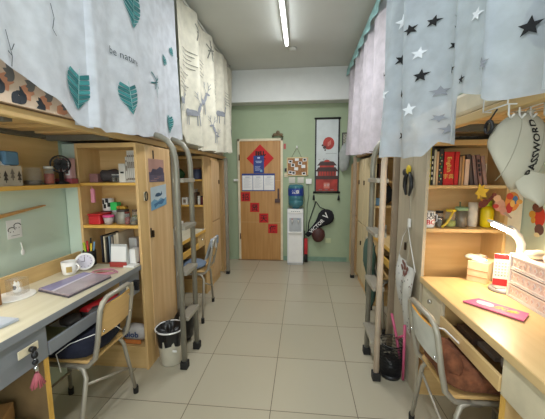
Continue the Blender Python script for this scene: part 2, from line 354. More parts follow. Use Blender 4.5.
# water dispenser
t = T('water_dispenser', 'tall white water dispenser standing between the door and the racket bag', 'water dispenser', (-.1, 4.42, 0))
m = MB(); m.box(-.225, .015, 4.34, 4.565, .03, .86); m.box(-.205, -.005, 4.335, 4.345, .05, .5, m=1)
m.box(-.215, .005, 4.33, 4.34, .8, .855, m=1); m.box(-.195, -.015, 4.336, 4.341, .52, .73, m=2); m.box(-.205, -.005, 4.31, 4.345, .5, .52, m=1)
P('cabinet', m, [mat('dispenser_white', 'dedfe0', rough=.35, noise=.01), white, mat('alcove_grey', 'a8acae')], t, .006)
m = MB(); m.box(-.22, .01, 4.35, 4.555, 0, .03); P('plinth', m, wgrey, t)
for x in (-.15, -.06):
    m = MB(); m.cyl((x, 4.34, .7), (x, 4.31, .7), .012); m.cyl((x, 4.315, .7), (x, 4.315, .66), .008); m.box(x-.012, x+.012, 4.3, 4.33, .705, .722, m=1 if x < -.1 else 2); P('tap', m, [white, mat('tap_red', 'b88a86'), mat('tap_blue', '8a9ab0')], t)
m = MB()
for k in range(5): m.box(-.165+k*.028, -.15+k*.028, 4.326, 4.331, .822, .834)
P('indicator_light', m, mat('dim_panel', '7c8488'), t)
t = T('water_bottle', 'blue water bottle upturned on the white dispenser with a blue printed label', 'water bottle', (-.1, 4.45, .86))
bl = mat('blue_bottle_plastic', '4f8f9c', rough=.12, trans=.35)
m = MB(); m.lathe([(.05, -.0), (.055, .02), (.10, .04), (.118, .07), (.118, .12), (.112, .13), (.118, .14), (.118, .2), (.112, .21), (.118, .22), (.118, .28), (.112, .29), (.118, .3), (.118, .335), (.105, .36), (.07, .37), (.02, .372)], (-.1, 4.45, .86), 28); P('bottle_body', m, bl, t)
m = MB(); m.grid(lambda a, b: (-.1+.1195*math.cos(PI+a*PI), 4.45+.1195*math.sin(PI+a*PI), 1.06+.11*b), 20, 4)
m.text('云泉', (0, 0, 0), u, v, .06, 1, mapf=lambda x, y: (-.1+.1205*math.cos(-PI/2+x/.12), 4.45+.1205*math.sin(-PI/2+x/.12), 1.115+y), bold=.02); P('bottle_label', m, [mat('label_blue', '1d3d8c'), paper], t)
# racket bag, plush, trolley
t = T('racket_bag', 'black racket bag with white lettering hanging slanted on the green wall', 'racket bag', (.25, 4.55, .4))
d = Vector((.355, 0, .36)).normalized(); n_ = Vector((-d.z, 0, d.x)); o0 = Vector((.07, 4.56, .42))
out = []
Lb = .53
prof = [(0, .035), (.08, .042), (.18, .05), (.26, .065), (.32, .09), (.38, .118), (.44, .125), (.49, .105), (.53, .06), (.55, .0)]
poly = [tuple(((o0+d*a+n_*w)).xz) for a, w in prof]+[tuple(((o0+d*a-n_*w)).xz) for a, w in reversed(prof[:-1])]
m = MB(); rows = []
for a, w in prof:
    w = max(w, .002); ring = []
    for j in range(12):
        an = 2*PI*j/12; ring.append(m.av(o0+d*a+n_*w*math.cos(an)+Vector((0, -.03+.028*math.sin(an)*min(1, w/.05)*-1, 0))))
    rows.append(ring)
for a_, b_ in zip(rows, rows[1:]):
    for j in range(12): m.af((a_[j], b_[j], b_[(j+1) % 12], a_[(j+1) % 12]), 0, True)
m.af(rows[0])
m.af(list(reversed(rows[-1])))
P('bag_body', m, [blackcloth], t)
m = MB(); oc = o0+d*.22; m.text('VICTOR', (oc.x, 4.498, oc.z), d, n_, .078, 0, bold=.02); oc = o0+d*.42; m.text('V', (oc.x, 4.498, oc.z+.02), d, n_, .12, 0, bold=.02); P('lettering', m, paper, t)
m = MB(); m.tube([tuple(o0+Vector((.02, -.02, .03))), (.10, 4.56, .62), (.21, 4.565, .96)], .008, 6); m.tube([(.21, 4.565, .96), (.27, 4.565, .87), (.36, 4.555, .83)], .006, 6); P('strap', m, black, t)
m = MB(); m.ell((.25, 4.52, .45), (.105, .06, .13), fn=lambda q: 1-.25*max(0, q.z)**2); m.tube([(.25, 4.52, .56), (.24, 4.54, .64)], .01, 6)
ONE('ball_pouch', m, mat('maroon_pouch', '54302c', noise=.1), 'dark maroon round pouch hanging under the racket bag', 'pouch')
t = T('luggage_cart', 'folded red luggage cart standing behind the water dispenser', 'hand cart', (.06, 4.52, 0))
m = MB(); m.box(.03, .085, 4.5, 4.54, .12, .38); P('cart_frame', m, red, t, .004)
m = MB(); m.tube([(.04, 4.52, .36), (.04, 4.52, .5)], .008, 6); P('handle', m, black, t)
for z in (.07,):
    m = MB(); m.cyl((.035, 4.50, z), (.035+.05, 4.50, z), .06, 14); P('wheel', m, rubber, t)
m = MB(); m.box(.365, .45, yw-.003, yw, .3, .375); ONE('sticky_note', m, mat('pale_note', 'c3cca0'), 'pale yellow note stuck low on the wall right of the racket bag', 'note')
m = MB(); m.ell((.62, 4.5, 1.62), (.08, .06, .2), fn=lambda q: 1+.12*math.sin(q.z*9+q.x*7)); m.tube([(.64, 4.52, 1.78), (.66, 4.56, 1.95)], .01, 6)
ONE('plastic_bag', m, cloth('clear_bag_film', 'cfd4d2', .25, .3), 'pale plastic bag hanging on the back wall right of the scroll', 'plastic bag')
t = T('wall_picture', 'small dark patterned picture on the back wall partly behind the lilac curtain', 'picture', (.68, yw, 1.7))
m = MB(); m.box(.59, .76, yw-.014, yw-.001, 1.74, 2.0); P('frame', m, black, t)
m = MB(); m.box(.605, .745, yw-.016, yw-.013, 1.755, 1.985); P('print', m, mat('speckled_print', 'b9b5a4', c2='6a6a5c', nscale=50), t)

# ceiling tubes
for yy, lb in ((2.9, 'long fluorescent tube fitting on the ceiling above the aisle'), (.3, 'fluorescent tube fitting on the ceiling over the camera end of the aisle')):
    t = T('ceiling_lamp', lb, 'ceiling lamp', (-.19, yy, ZC))
    m = MB(); m.box(-.215, -.165, yy-.62, yy+.62, ZC-.035, ZC); P('housing', m, white, t, .004)
    m = MB(); m.cyl((-.19, yy-.6, ZC-.05), (-.19, yy+.6, ZC-.05), .014, 10); P('tube', m, mat('lit_tube', 'ffffff', emit='f4faff', es=14), t)
    for s in (-1, 1):
        m = MB(); m.box(-.207, -.173, yy+s*.61-.012, yy+s*.61+.012, ZC-.068, ZC-.03); P('end_cap', m, white, t)
m = MB(); m.lathe([(.05, 0), (.055, -.02), (.03, -.035)], (-.13, 3.72, ZC), 16); ONE('smoke_detector', m, mat('ceiling_white', 'c9c9c2'), 'round white detector on the ceiling beyond the lamp', 'detector')

# ---------------------------------------------------------------- loft beds
def bed(side, y0, y1, xf, label, posts, zr=1.6):
    s = side; xb = (XW0+.02) if s < 0 else (XW1-.02)
    def bx(m, a, b_, *r, mi=0): m.box(min(a, b_), max(a, b_), *r, m=mi)
    t = T('loft_bed', label, 'bed', ((xf+xb)/2, (y0+y1)/2, 0))
    xi = xf+s*.03
    m = MB(); bx(m, xi, xi+s*.04, y0, y1, zr, zr+.04); P('front_rail', m, pineY, t, .004)
    m = MB(); bx(m, xb-s*.04, xb, y0, y1, zr, zr+.07); P('rear_rail', m, steelD, t, .004)
    k = 0; yy = y0+.05
    while yy < y1-.1:
        m = MB(); bx(m, xi+s*.04, xb-s*.04, yy, yy+.12, zr+.022, zr+.038); P('slat', m, pineX, t, .003); yy += .2; k += 1
    for f in (.04, .35, .66, .95):
        m = MB(); yc = y0+(y1-y0)*f; bx(m, xi+s*.04, xb-s*.04, yc, yc+.035, zr-.012, zr+.02); P('cross_bar', m, steelD, t)
    for (px, py) in posts:
        m = MB(); m.box(px-.02, px+.02, py-.02, py+.02, .03, zr+.0); P('post', m, steel if s < 0 else mat('grey_brown_post', '96846e', rough=.45), t, .004)
        m = MB(); m.box(px-.023, px+.023, py-.023, py+.023, 0, .04); P('post_foot', m, rubber, t)
    return t
bed(-1, .35, 2.36, -1.09, 'near left loft bed with pine slats above the grey-edged desk', [(-1.058, 2.335)])
bed(-1, 2.4, 4.25, -1.09, 'far left loft bed behind the deer-print curtain', [(-1.03, 3.87)])
bed(1, .35, 2.26, .71, 'near right loft bed above the warm lit wooden desk', [(.685, 2.235)])
bed(1, 2.32, 4.2, .71, 'far right loft bed behind the lilac curtain', [(.668, 3.86)])
# mattresses
fl = [mat('floral_base', 'd8bfa8', noise=.08), mat('floral_dark', '2b3038'), mat('floral_terracotta', 'c98a6a'), mat('floral_grey', '6d6a66')]
m = MB(); m.box(-1.6, -1.10, .4, 2.3, 1.645, 1.83)
xq = -1.0998
def leafshape(L, W, n=7): return [(L*k/n, W*math.sin(PI*k/n)) for k in range(n+1)]+[(L*k/n, -W*math.sin(PI*k/n)) for k in range(n-1, 0, -1)]
def rot2(p, a, o=(0, 0)): return (o[0]+p[0]*math.cos(a)-p[1]*math.sin(a), o[1]+p[0]*math.sin(a)+p[1]*math.cos(a))
rnd = random.Random(3)
for k in range(84):
    yc = .45+k*.021; zc = 1.665+((k*5) % 7)*.018; kind = k % 4; mi = (1, 3, 2, 1)[kind]
    for j in range(4 if kind != 2 else 2):
        a = -1+j*.55+rnd.random()*.3+(PI if k % 2 else 0); L = .045 if kind != 2 else .06
        poly = []
        for q in leafshape(L, .011 if kind != 2 else .022):
            a2, b2 = rot2(q, a, (yc, zc)); poly.append((a2, min(1.825, max(1.65, b2))))
        m.prism(poly, (xq, 0, 0), (0, 1, 0), (0, 0, 1), .0008+.0003*j+.0001*kind, mi)
ONE('mattress', m, fl, 'floral print mattress on the near left loft bed, below the leaf curtain', 'mattress', bevel=0)
for (x0, x1, y0, y1, l, mm) in ((-1.6, -1.14, 2.45, 4.2, 'grey mattress on the far left loft bed, hidden by the deer curtain', offw), (.76, 1.22, 2.4, 4.1, 'pale mattress on the far right loft bed, hidden by the lilac curtain', offw), (.76, 1.22, .4, 2.22, 'pale mattress on the near right loft bed behind the star curtain', cream)):
    ONE('mattress', B(x0, x1, y0, y1, 1.648, 1.76), mm, l, 'mattress', bevel=.02)
m = MB(); m.ell((.8, .98, 1.86), (.10, .17, .1), fn=lambda d: 1+.1*math.sin(d.y*3)); ONE('pillow', m, mat('dark_grey_cushion', '3c3d42', rough=.95), 'round dark grey cushion on the bed seen through the star curtain', 'cushion')

# ---------------------------------------------------------------- curtains
def curtain(name, label, x, s, y0, y1, ztop, hem, mats, fold, amp, decs, rail_y=None, wave=None, cat='curtain', sag=0, nu=150, cuff=None):
    def surf(y, z):
        t = (ztop-z)/max(.01, ztop-lerp(hem, y)); t = max(0, min(1, t))
        a = amp*(.45+.55*t)
        off = a*(math.sin(fold*y+.8*math.sin(2.3*y+t))+.35*math.sin(fold*2.3*y+1.3+t*.9))
        if wave: off += wave(y, t)
        return Vector((x-s*off-s*sag*math.sin(PI*t)*.5, y, z))
    m = MB(); nv = 30
    def g(a, b):
        y = y0+(y1-y0)*a; h = lerp(hem, y)+.004*math.sin(y*37); return surf(y, ztop-(ztop-h)*b)
    m.grid(g, nu, nv, 0)
    def put(pts2, y, z, mi, lift=.006):
        idx = []
        for a, b_ in pts2:
            yy = y-s*(-a) if False else y+a; zz = z+b_
            p = surf(yy, zz); e = .004
            du = surf(yy+e, zz)-surf(yy-e, zz); dv = surf(yy, zz+e)-surf(yy, zz-e); n = du.cross(dv).normalized()
            if n.x*s > 0: n = -n
            idx.append(m.av(p+n*lift))
        m.af(idx, mi, False)
    for d in decs: d(put)
    return ONE(name, m, mats, label, cat)
def monstera(y, z, size, rot, mi=1, flip=1):
    def f(put):
        n = 7
        for k in range(n):
            t0, t1 = k/n, (k+.9)/n
            for sd in (-1, 1):
                W0 = .44*math.sin(PI*min(1, t0*.8+.2))**.7; W1 = .44*math.sin(PI*min(1, t1*.8+.2))**.7
                q = [(t0, 0), (t1, 0), (t1-.16*(1), sd*W1), ((t0+t1)/2-.2, sd*(W0+.015)), (t0-.14, sd*W0)]
                # split each lobe in two shades
                put([rot2((a*size, b*size), rot) for a, b in q], y, z, mi+((k+(sd > 0)) % 2))
        put([rot2((a*size, b*size), rot) for a, b in ((-.2, -.012), (1.0, -.006), (1.0, .006), (-.2, .012))], y, z, mi+2, .0075)
    return f
def star(y, z, r, mi=1, a0=0, thin=.42):
    def f(put):
        for k in range(5):
            a = a0+PI/2+k*2*PI/5
            P_ = lambda rr_, aa: (rr_*math.cos(aa), rr_*math.sin(aa))
            put([(0, 0), P_(r*thin, a-PI/5), P_(r, a), P_(r*thin, a+PI/5)], y, z, mi)
    return f
def strokes(y, z, segs, w, mi):
    def f(put):
        for (a, b_) in segs:
            d = Vector((b_[0]-a[0], b_[1]-a[1])); n = Vector((-d.y, d.x)).normalized()*w/2; K = max(1, int(d.length/.03))
            for q in range(K):
                p = Vector(a)+d*q/K; r2 = Vector(a)+d*(q+1)/K
                put([tuple(p-n), tuple(r2-n), tuple(r2+n), tuple(p+n)], y, z, mi)
    return f
def deer(y, z, h, fl_=1, mi=1):
    def f(put):
        def E(cx, cy, rx, ry, a=0):
            pts = [rot2((rx*math.cos(k*PI/6), ry*math.sin(k*PI/6)), a, (cx, cy)) for k in range(12)]
            for k in range(12): put([(fl_*cx*h, cy*h), (fl_*pts[k][0]*h, pts[k][1]*h), (fl_*pts[(k+1) % 12][0]*h, pts[(k+1) % 12][1]*h)], y, z, mi)
        E(0, 0, .24, .11); E(.24, .17, .055, .16, -.3); E(.33, .33, .09, .045, -.3); E(-.16, 0, .12, .12)
        W = .028*h
        sg = [((-.2, -.05), (-.24, -.42)), ((-.13, -.05), (-.13, -.42)), ((.15, -.05), (.14, -.42)), ((.21, -.03), (.23, -.42))]
        ant = [((.29, .36), (.2, .55)), ((.2, .55), (.22, .75)), ((.23, .5), (.1, .6)), ((.21, .62), (.12, .74)), ((.33, .37), (.38, .56)), ((.38, .56), (.35, .76)), ((.36, .48), (.47, .6)), ((.38, .6), (.47, .73))]
        S = lambda l: [((fl_*a[0]*h, a[1]*h), (fl_*b_[0]*h, b_[1]*h)) for a, b_ in l]
        strokes(y, z, S(sg), W, mi)(put); strokes(y, z, S(ant), W*.6, mi)(put)
    return f
def ctext(txt, y, z, size, mi):
    def f(put):
        vs, fs = textmesh(txt, size)
        for q in fs: put([vs[k] for k in q], y, z, mi)
    return f
wh = cloth('leaf_curtain_cloth', 'dde1e9', .04, .2)
leafA = mat('leaf_teal', '3f8a8c', rough=.9); leafB = mat('leaf_deep_teal', '2c6f72', rough=.9); leafC = mat('leaf_vein', 'a9cfcd', rough=.9); prnt = mat('print_charcoal', '4a5560', rough=.9)
def check(y0, y1, z0, z1, step, mi):
    segs = []
    y = y0
    while y < y1: segs.append(((y, z0), (y, z1))); y += step
    z = z0
    while z < z1: segs.append(((y0, z), (y1, z))); z += step
    return strokes(0, 0, segs, .0016, mi)
hemA = [(.5, 1.9), (.9, 1.785), (1.03, 1.752), (1.11, 1.735), (1.2, 1.705), (1.286, 1.665), (1.36, 1.62), (1.4, 1.606), (1.46, 1.61)]
curtain('curtain', 'near left white curtain piece with a small leaf, floral mattress showing below its slanted hem', -1.055, -1, .55, 1.425, 2.84, hemA,
        [wh, leafA, leafB, leafC, prnt], 9, .022, [monstera(1.365, 1.85, .165, -PI/2-.1), monstera(1.2, 2.2, .05, 1.2), check(.56, 1.4, 1.9, 2.8, .1, 5-1) if False else strokes(1.21, 2.04, [((0, .05), (.015, 0)), ((.015, 0), (.0, -.05)), ((0, -.05), (.02, -.07))], .004, 4), strokes(1.0, 1.80, [((-.02, .08), (0, 0)), ((0, 0), (-.01, -.04)), ((0, .02), (.02, .05)), ((0, 0), (-.02, .01))], .004, 4)],
        wave=lambda y, t: .006*math.sin(y*24-3*t)*t)
hemB = [(1.34, 1.62), (1.5, 1.604), (1.77, 1.618), (2.1, 1.642), (2.4, 1.668)]
curtain('curtain', 'white curtain with teal monstera leaves and small lettering at the near left bunk', -1.02, -1, 1.345, 2.385, 2.84, hemB,
        [wh, leafA, leafB, leafC, prnt], 8, .02, [monstera(1.665, 1.88, .155, -PI/2+.1), monstera(1.76, 2.43, .2, -PI/2-.1), monstera(2.25, 1.82, .12, -PI/2), monstera(2.2, 2.2, .07, 2.2), monstera(2.3, 2.35, .06, -1),
         ctext('be nature', 1.66, 2.045, .055, 4), strokes(1.99, 2.0, [((-.07, .05), (.07, -.02)), ((-.03, -.05), (.03, .06)), ((0, 0), (-.08, -.02)), ((0, .01), (.06, .05)), ((.0, 0), (.03, -.09))], .009, 2), strokes(1.99, 1.99, [((-.05, .0), (.05, .03))], .006, 4)],
        wave=lambda y, t: .012*math.sin(y*26+2*t)*t-.065*(1-min(1, max(0, (y-1.395)/.03))))
# the grey shaded edge strip is a turned-back fold of the same cloth
creamc = cloth('deer_curtain_cloth', 'ddd8c6', 0, .15); deerg = mat('deer_grey', '8a8d94', rough=.9)
hemD = [(2.28, 1.80), (2.34, 1.76), (2.45, 1.68), (2.6, 1.65), (2.86, 1.622), (3.37, 1.64), (4.2, 1.69)]
dl = [deer(2.62, 1.93, .26), deer(3.0, 2.12, .28), deer(3.2, 1.82, .24, -1), deer(3.62, 2.12, .28, 1), deer(3.95, 1.86, .28, -1), deer(2.46, 2.0, .22, 1), deer(3.5, 1.78, .2, 1)]
for (yy, zz) in ((2.6, 2.45), (2.95, 2.5), (3.4, 2.45), (3.8, 2.4), (2.5, 2.25), (3.3, 2.32), (4.0, 2.35)):
    dl.append(strokes(yy, zz, [((-.1, -k*.035), (.1-.03*(k % 3), -k*.035-.004)) for k in range(5)], .006, 2))
for yy in (2.75, 3.15): dl.append(strokes(yy, 2.72, [((-.05, 0), (.05, -.08)), ((0, .05), (.03, -.15)), ((-.03, -.06), (.07, -.03)), ((.02, 0), (-.04, -.14))], .012, 2))
curtain('curtain', 'cream curtain printed with grey deer at the far left bunk', -1.0, -1, 2.40, 4.22, 2.83, hemD, [creamc, deerg, mat('deer_lines', '77776f', rough=.9)], 12, .055, dl, wave=lambda y, t: .05*math.exp(-((y-2.42)/.07)**2)*t)
lil = cloth('lilac_curtain_cloth', 'd8d0d8', .03, .25)
curtain('curtain', 'plain lilac curtain at the far right bunk', .65, 1, 2.42, 4.4, 2.8, [(2.42, 1.6), (2.8, 1.575), (3.5, 1.6), (4.45, 1.655)], [lil], 14, .048, [], wave=lambda y, t: .012*math.sin(29*y+2*t))
stc = cloth('star_curtain_cloth', 'ccd6e2', .18, .4)
sk, sg, sw = mat('star_black', '15161a', rough=.9), mat('star_grey', '8b8f98', rough=.9), mat('star_white', 'e4e9f0', rough=.9)
hemS = [(.5, 1.56), (.85, 1.585), (1.02, 1.6), (1.1, 1.64), (1.2, 1.672), (1.225, 1.66), (1.24, 1.588), (1.25, 1.487), (1.32, 1.498), (1.36, 1.51), (1.385, 1.445), (1.5, 1.45), (1.62, 1.46), (1.7, 1.47), (1.76, 1.5)]
sl = [star(.946, 1.782, 0.029, 1, .1), star(1.294, 1.944, 0.018, 1, .2), star(1.264, 1.778, 0.021, 1, .1), star(1.383, 2.012, 0.024, 1, .3), star(1.331, 1.893, 0.019, 1, .5), star(1.306, 1.652, 0.021, 1, .2), star(1.548, 2.096, 0.036, 3), star(1.449, 2.013, 0.024, 1, -.2), star(1.408, 1.802, 0.029, 1, .1), star(1.124, 1.736, 0.019, 3, .9),
      star(1.36, 1.72, 0.024, 2), star(1.3, 1.98, 0.024, 2), star(1.444, 1.665, 0.032, 3), star(1.554, 1.925, 0.028, 1, .4), star(1.62, 1.78, 0.032, 3), star(1.681, 1.897, 0.024, 1), star(1.53, 1.56, 0.026, 1, .4), star(1.66, 1.52, 0.024, 1, .5), star(1.34, 1.56, 0.024, 2), star(1.17, 1.93, 0.024, 3, .3), star(1.42, 1.9, 0.028, 3, .2), star(1.6, 2.25, 0.032, 3, .2), star(1.5, 1.75, 0.022, 1), star(1.66, 1.66, 0.024, 3), star(1.36, 1.61, 0.019, 2, .6), star(1.2, 1.72, 0.018, 1), star(1.04, 1.72, 0.021, 2), star(.8, 1.7, 0.024, 2), star(.8, 1.92, 0.024, 1), star(1.1, 1.9, 0.024, 2)]
def bulge(y, t):
    q = min(1, max(0, (y-1.2)/.35)); return .16*q*q*(3-2*q)+.022*math.sin(31*y+1.5*t)*(.3+t)+.010*math.sin(57*y-2*t)
curtain('curtain', 'sheer blue-grey curtain with black and white stars at the near right bunk', .62, 1, .6, 1.75, 2.8, hemS, [stc, sk, sg, sw], 13, .02, sl, wave=bulge, nu=200)
for (x, y0, y1, z, l) in ((-1.05, .35, 2.36, 2.85, 'white curtain rail above the leaf curtains'), (-1.02, 2.4, 4.2, 2.85, 'white curtain rail above the deer curtain'), (.65, 2.42, 4.36, 2.82, 'thin curtain rail above the lilac curtain'), (.63, .5, 2.36, 2.82, 'curtain rail above the star curtain')):
    t = T('curtain_rail', l, 'curtain rail', (x, (y0+y1)/2, z))
    m = MB(); m.cyl((x, y0, z), (x, y1, z), .012, 10); P('rod', m, mat('rail_white', 'c9c6bd', rough=.4), t)
    for yy in (y0+.02, (y0+y1)/2, y1-.02):
        m = MB(); m.tube([(x, yy, z), (x, yy, ZC)], .008, 8); P('hanger', m, steelL, t)
m = MB(); m.grid(lambda a, b: (.61-.012*math.sin(a*40)*b, 2.5+a*1.86, 2.83-.09*b-.012*abs(math.sin(a*18))*b), 60, 4)
ONE('valance', m, cloth('mint_cloth', 'a9d6d6', 0, .2), 'mint green scalloped strip along the rail above the lilac curtain', 'valance')

# ---------------------------------------------------------------- wardrobes with shelf units facing the desks
def wardrobe(s, xf, y0, ys, y1, xi, label, aisle, lock=True, base=True, name='wardrobe', xback=None, am=None):
    xb = xback if xback is not None else (XW0+.005 if s < 0 else XW1-.005)
    zt = 1.585 if s < 0 else 1.56
    def bx(m, a, b_, *r, mi=0): return m.box(min(a, b_), max(a, b_), *r, m=mi)
    t = T(name, label, 'cabinet', ((xf+xb)/2, (y0+y1)/2, 0))
    a0 = xf+s*.004; th = .018
    m = MB(); bx(m, a0, a0+s*th, y0, ys, 0, zt); P('side_panel', m, am or pineZ, t, .002)
    m = MB(); bx(m, xi, xi+s*th, y0, ys, 0, zt); P('side_panel', m, pineZ, t, .002)
    if abs(xb-(xi+s*th)) > .03:
        m = MB(); bx(m, xi+s*th+s*.002, xb, y0+.03, y0+.045, .0, zt); P('filler_panel', m, wallside if s < 0 else cream, t)
    m = MB(); bx(m, a0+s*th, xi, ys-.012, ys, 0, zt); P('back_panel', m, pineX, t)
    for z in ((1.325, 1.037) if s < 0 else (1.307, 1.055)):
        m = MB(); bx(m, a0+s*th, xi, y0+.003, ys-.012, z-.018 if z > 1.2 else z-.02, z+.0); P('shelf', m, edgeY if s < 0 else pineX, t, .002)
    m = MB(); bx(m, a0+s*th, xi, y0, ys-.012, zt-.03, zt); P('top_panel', m, pineX, t, .002)
    if base:
        m = MB(); bx(m, a0+s*th, xi, y0+.006, ys-.012, .15, .168); P('shelf', m, pineX, t); m = MB(); bx(m, a0+s*th, xi, y0+.01, y0+.025, 0, .15); P('base_board', m, pineX, t, .002)
    # carcass behind the shelves
    m = MB(); bx(m, xf+s*.02, xb, ys+.002, y1, .0, zt-.002); P('carcass', m, pineZ, t, .002)
    n = len(aisle)
    for k, (da, db, za, zb) in enumerate(aisle):
        m = MB(); bx(m, xf, xf+s*.02, da+.002, db-.002, za, zb); d = P('door', m, am or pineK, t, .003)
        zc = (za+zb)/2+.1
        h = MB(); bx(h, xf-s*.012, xf, db-.05 if k % 2 else da+.03, db-.035 if k % 2 else da+.045, zc-.02, zc+.03)
        P('lock_hasp', h, mat('dark_bronze', '3a2a1c', rough=.35, metal=.6), d)
    return t
wardrobe(-1, -1.073, 1.82, 2.05, 2.3, -1.492, 'knotty pine wardrobe with open shelves at the end of the grey-edged desk', [(1.925, 2.3, .12, 1.58)])
wardrobe(-1, -1.09, 3.16, 3.4, 3.76, -1.475, 'far left pine wardrobe with shelves beyond the second ladder chair', [(3.42, 3.76, .1, .8), (3.42, 3.76, .81, 1.55)])
grb = wood('shaded_side_board', 'bcb09a', 'b2a68f', 'z'); beb = wood('beige_locker_board', 'd0bf98', 'c6b48c', 'z')  # greige board has the shade of the aisle side put into its colour
wardrobe(1, .697, 1.75, 1.96, 2.2, 1.135, 'warm lit right wardrobe with book shelves above the desk', [(1.962, 2.2, .02, 1.55)], am=grb)
wardrobe(1, .71, 3.0, 3.22, 3.8, 1.135, 'far right pine wardrobe with shelves behind the right ladder', [(3.24, 3.5, .1, .78), (3.24, 3.5, .79, 1.55), (3.52, 3.8, .1, .78), (3.52, 3.8, .79, 1.55)], am=beb)
def locker(s, xf, y0, y1, label):
    xb = XW0+.005 if s < 0 else XW1-.005
    t = T('locker', label, 'cabinet', ((xf+xb)/2, (y0+y1)/2, 0)); zt = 1.58 if s < 0 else 1.54
    m = MB(); m.box(min(xf+s*.02, xb), max(xf+s*.02, xb), y0, y1, 0, zt); P('carcass', m, pineZ, t, .003)
    for (a, b_) in ((.08, .82), (.83, 1.56 if s < 0 else 1.52)):
        m = MB(); m.box(min(xf, xf+s*.02), max(xf, xf+s*.02), y0+.01, y1-.01, a, b_); d = P('door', m, pineK, t, .003)
        h = MB(); h.ell((xf-s*.015, y0+.05, (a+b_)/2), (.015, .015, .015)); P('knob', h, mat('brass', 'b08a40', rough=.3, metal=1), d)
locker(-1, -1.09, 3.95, 4.2, 'narrow pine locker at the far end of the left row')
locker(1, .71, 3.95, 4.42, 'pine locker at the far end of the right row beside the green wall')
# round handle, posters on the near left wardrobe
t = T('ring_hook', 'small metal ring hook on the near left wardrobe beside the whale poster', 'hook', (-1.0730, 1.9, 1.2))
m = MB(); m.box(-1.0760, -1.0720, 1.88, 1.91, 1.2, 1.26); P('plate', m, cream, t); m = MB(); m.tube([(-1.0660, 1.895+.018*math.cos(a*PI/8), 1.23+.03*math.sin(a*PI/8)) for a in range(17)], .004, 6); P('ring', m, mat('dark_metal', '3c3730', metal=.7, rough=.3), t)
UY = (0, 1, 0)
m = MB(); m.box(-1.0725, -1.0710, 1.955, 2.18, 1.325, 1.49)
m.box(-1.0708, -1.0702, 1.955, 2.18, 1.325, 1.395, m=1)
m.prism([(0, 0), (.2, 0), (.2, .05), (.15, .062), (.1, .04), (.04, .045)], (-1.0701, 1.965, 1.375), UY, v, .0006, 2)
for k in range(3): m.box(-1.0698, -1.0692, 1.97+k*.05, 2.06+k*.03, 1.335+k*.012, 1.338+k*.012, m=0)
ONE('poster', m, [mat('sunset_mauve', 'b58a7e', noise=.05), mat('dusk_sea', '5d5468', noise=.1), mat('dusk_hill', '4a4356')], 'upper poster on the near left wardrobe, purple dusk sea with pink sky', 'poster')
m = MB(); m.prism([(0, .005), (.235, .03), (.24, .19), (.005, .17)], (-1.0715, 1.96, 1.115), UY, v, .0012, 0)
m.prism([(0, .005), (.235, .03), (.237, .09), (.19, .075), (.15, .09), (.1, .07), (.05, .085), (.0, .065)], (-1.0702, 1.96, 1.115), UY, v, .0006, 1)
m.prism([(.05, .02), (.1, .045), (.16, .04), (.21, .07), (.18, .08), (.1, .06), (.04, .05)], (-1.0695, 1.96, 1.115), UY, v, .0006, 2)
m.prism([(.06, .105), (.08, .125), (.12, .13), (.15, .12), (.165, .14), (.17, .115), (.15, .105), (.1, .1)], (-1.0700, 1.96, 1.115), UY, v, .0006, 3)
ONE('poster', m, [mat('poster_ice', 'b9c7ce', noise=.04), mat('poster_sea', '6f9cb8'), mat('poster_deep', '3c6a90'), mat('poster_whale', '31506c')], 'lower poster on the near left wardrobe, small whale over blue waves', 'poster')
for yy, zz in ((2.02, 1.53), (1.935, .98)):
    m = MB(); m.box(-1.0800, -1.0720, yy, yy+.018, zz-.05, zz+.02); m.cyl((-1.0800, yy+.009, zz+.01), (-1.0880, yy+.009, zz+.01), .008, 8)
    ONE('door_bolt', m, mat('black_iron', '2a211a', rough=.4), 'dark bolt %s on the near left wardrobe' % ('above the purple dusk poster' if zz > 1.2 else 'below the whale poster'), 'bolt')

# ---------------------------------------------------------------- desks
def desk(s, xf, y0, y1, label, top, edge, front, leg, d1, d2, xb, splash=True, zt=.77):
    def bx(m, a, b_, *r, mi=0): return m.box(min(a, b_), max(a, b_), *r, m=mi)
    t = T('desk', label, 'desk', ((xf+xb)/2, (y0+y1)/2, 0))
    m = MB(); bx(m, xf, xb, y0, y1, zt-.035, zt); bx(m, xf-s*.003, xf, y0, y1, zt-.034, zt-.001, mi=1); P('desktop', m, [top, edge], t, .003)
    if splash:
        m = MB(); bx(m, xb-s*.0, xb+s*.018, y0, y1, zt-.15, zt+.085); P('back_board', m, pineY, t, .003)
    for (a, b_) in (d1, d2):
        if b_ <= a: continue
        m = MB(); bx(m, xf+s*.012, xf+s*.03, a, b_, zt-.185, zt-.036); d = P('drawer', m, front, t, .002)
        m = MB(); bx(m, xf+s*.03, xb, a, a+.015, zt-.185, zt-.036); bx(m, xf+s*.03, xb, b_-.015, b_, zt-.185, zt-.036); P('drawer_box', m, pineX, t)
        h = MB(); yc = (a+b_)/2; h.cyl((xf+s*.012, yc, zt-.1), (xf-s*.004, yc, zt-.1), .011, 12); P('lock_knob', h, chrome, d)
    ta, tb = d1[1]+.002, d2[0]-.002
    m = MB(); bx(m, xf+s*.006, xf+s*.02, ta, tb, zt-.18, zt-.12); P('tray_front', m, edge, t, .002)
    m = MB(); bx(m, xf+s*.02, xb-s*.06, ta, tb, zt-.18, zt-.17); P('tray', m, darkwood, t)
    for yy in (d1[1]-.02, y0):
        if yy < y0: continue
        m = MB(); bx(m, xf+s*.02, xb, yy, yy+.02, 0, zt-.186); bx(m, xf+s*.014, xf+s*.02, yy, yy+.02, 0, zt-.186, mi=1); P('leg_panel', m, [leg, edgeY], t)
    return t
dk1 = desk(-1, -1.09, .5, 1.818, 'long grey-edged desk on the left with a pale top and open tray', lam, grey, grey, mat('brown_leg_board', '8d7350', noise=.08), (.52, 1.085), (1.62, 1.81), -1.52)
